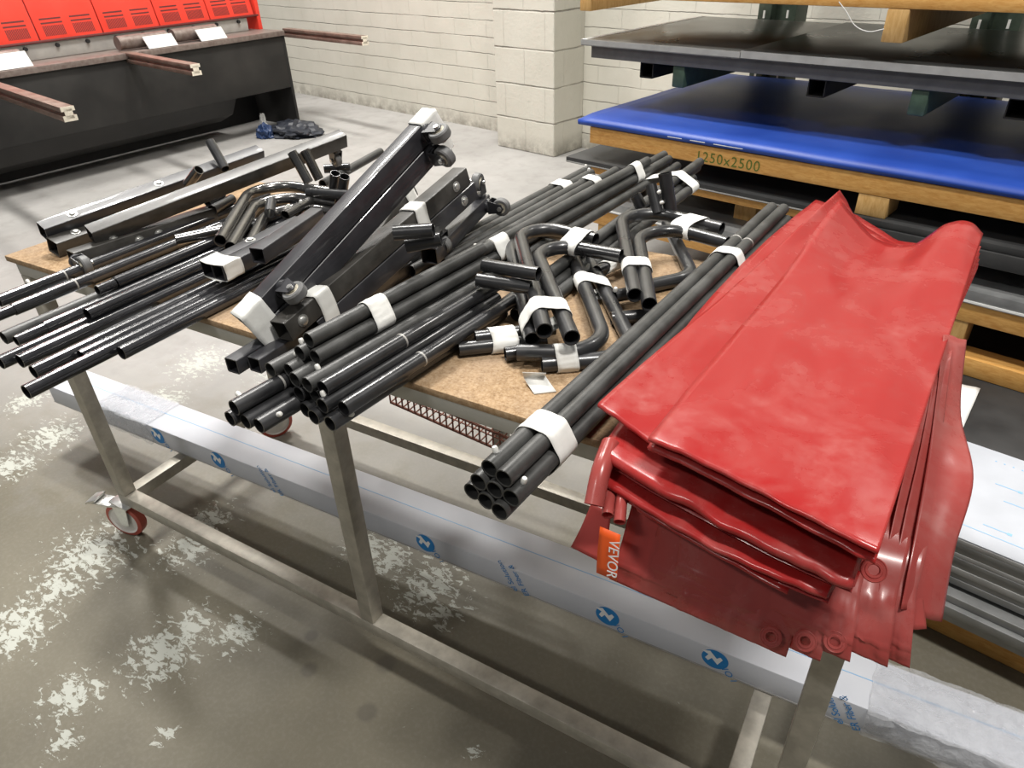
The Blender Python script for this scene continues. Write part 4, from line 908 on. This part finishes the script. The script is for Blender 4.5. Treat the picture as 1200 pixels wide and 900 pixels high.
for i, (o1, h) in enumerate(((-.03, .022), (-.045, .03), (-.03, .03))):
    mb = MB(); pbox(mb, -.52, 1.6, o1, bdep+.01, zz-.012-h, zz-.0125, .003); tag(mb.build('metal_plate', M['plate_grey']), ('thick grey plate under the low stack, topmost of three', 'thick grey plate under the low stack sticking out most', 'thick grey plate at the bottom of the low stack')[i], 'metal plate'); zz -= h
mb = MB(); pbox(mb, -.50, 1.6, .02, .12, .001, zz-.0125, .003); pbox(mb, -.50, 1.6, bdep-.1, bdep, .001, zz-.0125, .003); tag(mb.build('timber_bearer', M['pine']), 'wooden bearer under the low plate stack at right', 'timber') 

# ------------------------------------------------------------------ guillotine at the back left
M0 = Vector((-5.426, 5.10, 0)); um = Vector((-.095, -.995, 0)).normalized(); nm = Vector((-um.y, um.x, 0))
def mp_(u, v, z): return M0+um*u+nm*v+Vector((0, 0, z))
def mbox(mb, u0, u1, v0, v1, z0, z1, bev=0): box(mb, mp_((u0+u1)/2, (v0+v1)/2, (z0+z1)/2), um*(u1-u0)/2, nm*(v1-v0)/2, Vector((0, 0, (z1-z0)/2)), bev)
ML = 3.6
gm = empty('guillotine_shear', mp_(1.5, -.5, 0), 'black sheet metal guillotine with red slotted guard and three front arms', 'machine')
mb = MB(); mbox(mb, 0, ML, -.02, 0, .36, .80, .003); mb.build('front_panel', M['black_steel'], gm)
mb = MB(); vs = [mp_(u, v, z) for u in (.62, ML) for v, z in ((0, .36), (-.10, .22), (-.32, .13), (-.55, .10), (-.55, .36), (-.02, .36))]; n = 6
mb.add(vs, [tuple(range(n)), tuple(range(n, 2*n))]+[(i, (i+1) % n, n+(i+1) % n, n+i) for i in range(n)]); mb.build('chute', M['black_steel'], gm)
mb = MB(); mbox(mb, -.03, 0, -.95, 0, 0, .83, .004); mb.build('side_plate', M['black_steel'], gm)
mb = MB(); mbox(mb, .0, ML, -.95, -.60, 0, .8, 0); mb.build('base_body', M['deep_black'], gm)
mb = MB(); mbox(mb, -.02, ML, -.42, .025, .80, .842, .004); mb.build('bed', M['table_rust'], gm)
mb = MB(); mbox(mb, .12, ML, -.40, -.30, .843, .955, .004); cl = mb.build('clamp_beam', M['clamp_grey'], gm)
for k in range(15):
    u = .22+.23*k; mb = MB(); lathe(mb, mp_(u, -.30, .925), nm, [(.014, 0), (.014, .02), (.0, .02)], 12); mb.build('clamp_foot', M['deep_black'], cl)
# red guard, leaning back, in panels
tilt = Vector((0, 0, 1))*math.cos(R(12))-nm*math.sin(R(12)); tn = nm*math.cos(R(12))+Vector((0, 0, 1))*math.sin(R(12))
def gp(u, h, off): return mp_(u, -.30, .965)+tilt*h+tn*off
seams = [.04, .50, .98, 1.46, 1.94, 2.42, 2.9, 3.38]
for a, b in zip(seams[:-1], seams[1:]):
    mb = MB(); box(mb, (gp(a+.004, 0, 0)+gp(b-.004, .62, 0))/2, um*(b-a-.008)/2, tn*.012, tilt*.31, .004); pn_ = mb.build('guard_panel', M['guard_red'], gm)
    for cu in (a+.13, b-.13):
        mb = MB()
        for r in range(2): box(mb, gp(cu, .135-.028*r, .0122), um*.078, tn*.0008, tilt*.0055)
        for c_ in range(15): box(mb, gp(cu-.072+.0103*c_, .055, .0122), um*.0030, tn*.0008, tilt*.034)
        mb.build('vent', M['guard_dark'], pn_)
mb = MB(); box(mb, gp(1.7, -.008, .004), um*1.7, tn*.016, tilt*.008, .002); mb.build('guard_rail', M['guard_dark'], gm)
mb = MB(); mbox(mb, -.02, .02, -.75, -.28, .8, 1.6, .004); mb.build('guard_side', M['guard_red'], gm)
# arms
AD = Vector((math.cos(R(-12.5)), math.sin(R(-12.5)), 0)); AS = Vector((-AD.y, AD.x, 0))
def at_v(px, py, v):
    d = ray(px, py); t = ((M0+nm*v-EYE).dot(nm))/d.dot(nm); return EYE+d*t
for k, (px, py) in enumerate([(78, 125), (228, 75), (427, 42)]):
    e_ = at(px, py, .845); tt = ((M0-nm*.1-e_).dot(nm))/AD.dot(nm); s_ = e_+AD*tt
    L_ = (e_-s_).length; w, h = .034, .036; c = (e_+s_)/2+Vector((0, 0, -h))
    mb = MB(); box(mb, c+Vector((0, 0, h-.012)), AD*L_/2, AS*w, Vector((0, 0, .012)), .002); box(mb, c-Vector((0, 0, h-.014)), AD*L_/2, AS*w, Vector((0, 0, .014)), .002); box(mb, c, AD*(L_/2-.002), AS*(w-.014), Vector((0, 0, h-.01)))
    ar = mb.build('front_arm', M['arm_steel'], gm)
    mb = MB()
    box(mb, e_+AD*.001+Vector((0, 0, -.011)), AD*.0015, AS*w, Vector((0, 0, .011))); box(mb, e_+AD*.001+Vector((0, 0, -2*h+.014)), AD*.0015, AS*w, Vector((0, 0, .014))); box(mb, e_+AD*.001+Vector((0, 0, -h)), AD*.0015, AS*(w-.014), Vector((0, 0, h-.012))); mb.build('arm_end_face', M['arm_end'], ar)
# pads on the bed
for k, (px, py) in enumerate([(187, 44), (247, 36), (10, 66)]):
    c = at_v(px, py, -.02); z0_, z1_ = .846, c.z+.018
    vs = [c+um*s_*.125+nm*dv+Vector((0, 0, z-c.z)) for s_ in (-1, 1) for dv, z in ((.03, z0_), (-.03, z1_), (-.04, z1_-.004), (.02, z0_))]
    mb = MB(); mb.add(vs, [(0,1,2,3),(7,6,5,4),(0,4,5,1),(1,5,6,2),(2,6,7,3),(3,7,4,0)]); pdn = mb.build('pad_plate', M['pad_white'], gm, smooth=False)
    mb = MB(); rod(mb, c+um*.30+nm*-.10+Vector((0, 0, .90-c.z)), c-um*.11+nm*-.10+Vector((0, 0, .90-c.z)), .05, 18); mb.build('pad_roller', M['table_rust'], pdn)
# crumpled bag by the machine foot
def blob(name, c, rx, ry, rz, seed, mat, label, cat):
    bm = bmesh.new(); bmesh.ops.create_icosphere(bm, subdivisions=4, radius=1); vs = []
    for v in bm.verts:
        d = v.co.normalized(); s = 1+.35*noise.noise(d*2.2+Vector((seed, 0, 0)))+.25*noise.noise(d*5+Vector((0, seed, 0))); z = max(-.05, d.z)*s
        vs.append(Vector(c)+Vector((d.x*rx*s, d.y*ry*s, z*rz+.012)))
    mb = MB(); mb.add(vs, [tuple(v.index for v in f.verts) for f in bm.faces]); bm.free(); return tag(mb.build(name, M[mat], ang=25), label, cat)
blob('crumpled_bag', at(346, 157, 0), .26, .20, .10, 3, 'bag_dark', 'crumpled dark plastic bag on the floor by the guillotine foot', 'bag')
blob('crumpled_bag', at(312, 161, 0), .09, .07, .10, 5, 'bag_blue', 'crumpled blue plastic beside the dark bag on the floor', 'bag')
blob('paper_scrap', at(310, 152, 0), .04, .03, .12, 6, 'paper_white', 'white crumpled scrap beside the blue plastic on the floor', 'scrap')

# ------------------------------------------------------------------ light
def lamp(x, y, z, sx, sy, power, col=(1, .97, .92), tx=None):
    l = bpy.data.lights.new('ceiling_lamp', 'AREA'); l.shape = 'RECTANGLE'; l.size = sx; l.size_y = sy; l.energy = power; l.color = col
    o = bpy.data.objects.new('ceiling_lamp', l); C.objects.link(o); o.location = (x, y, z)
    if tx is not None:
        d = Vector(tx)-Vector((x, y, z)); o.rotation_euler = d.to_track_quat('-Z', 'Y').to_euler()
    return o
lamp(-3.0, 2.6, 6, 1.2, .4, 290); lamp(1.25, .25, 6, 1.2, .4, 285); lamp(-6.5, 3.4, 6, 1.2, .4, 280); lamp(1.6, 5.0, 6, 1.2, .4, 90); lamp(-2.2, -3.2, 6, 1.2, .4, 130); lamp(-3.2, 4.6, 6, 1.2, .4, 260)
w = bpy.data.worlds.new('world'); bpy.context.scene.world = w; w.use_nodes = True; bg = w.node_tree.nodes['Background']; bg.inputs[0].default_value = (.95, .97, 1, 1); bg.inputs[1].default_value = .15
vs_ = bpy.context.scene.view_settings; vs_.view_transform = 'Standard'; vs_.look = 'None'; vs_.gamma = 1; vs_.use_curve_mapping = False; vs_.exposure = 0
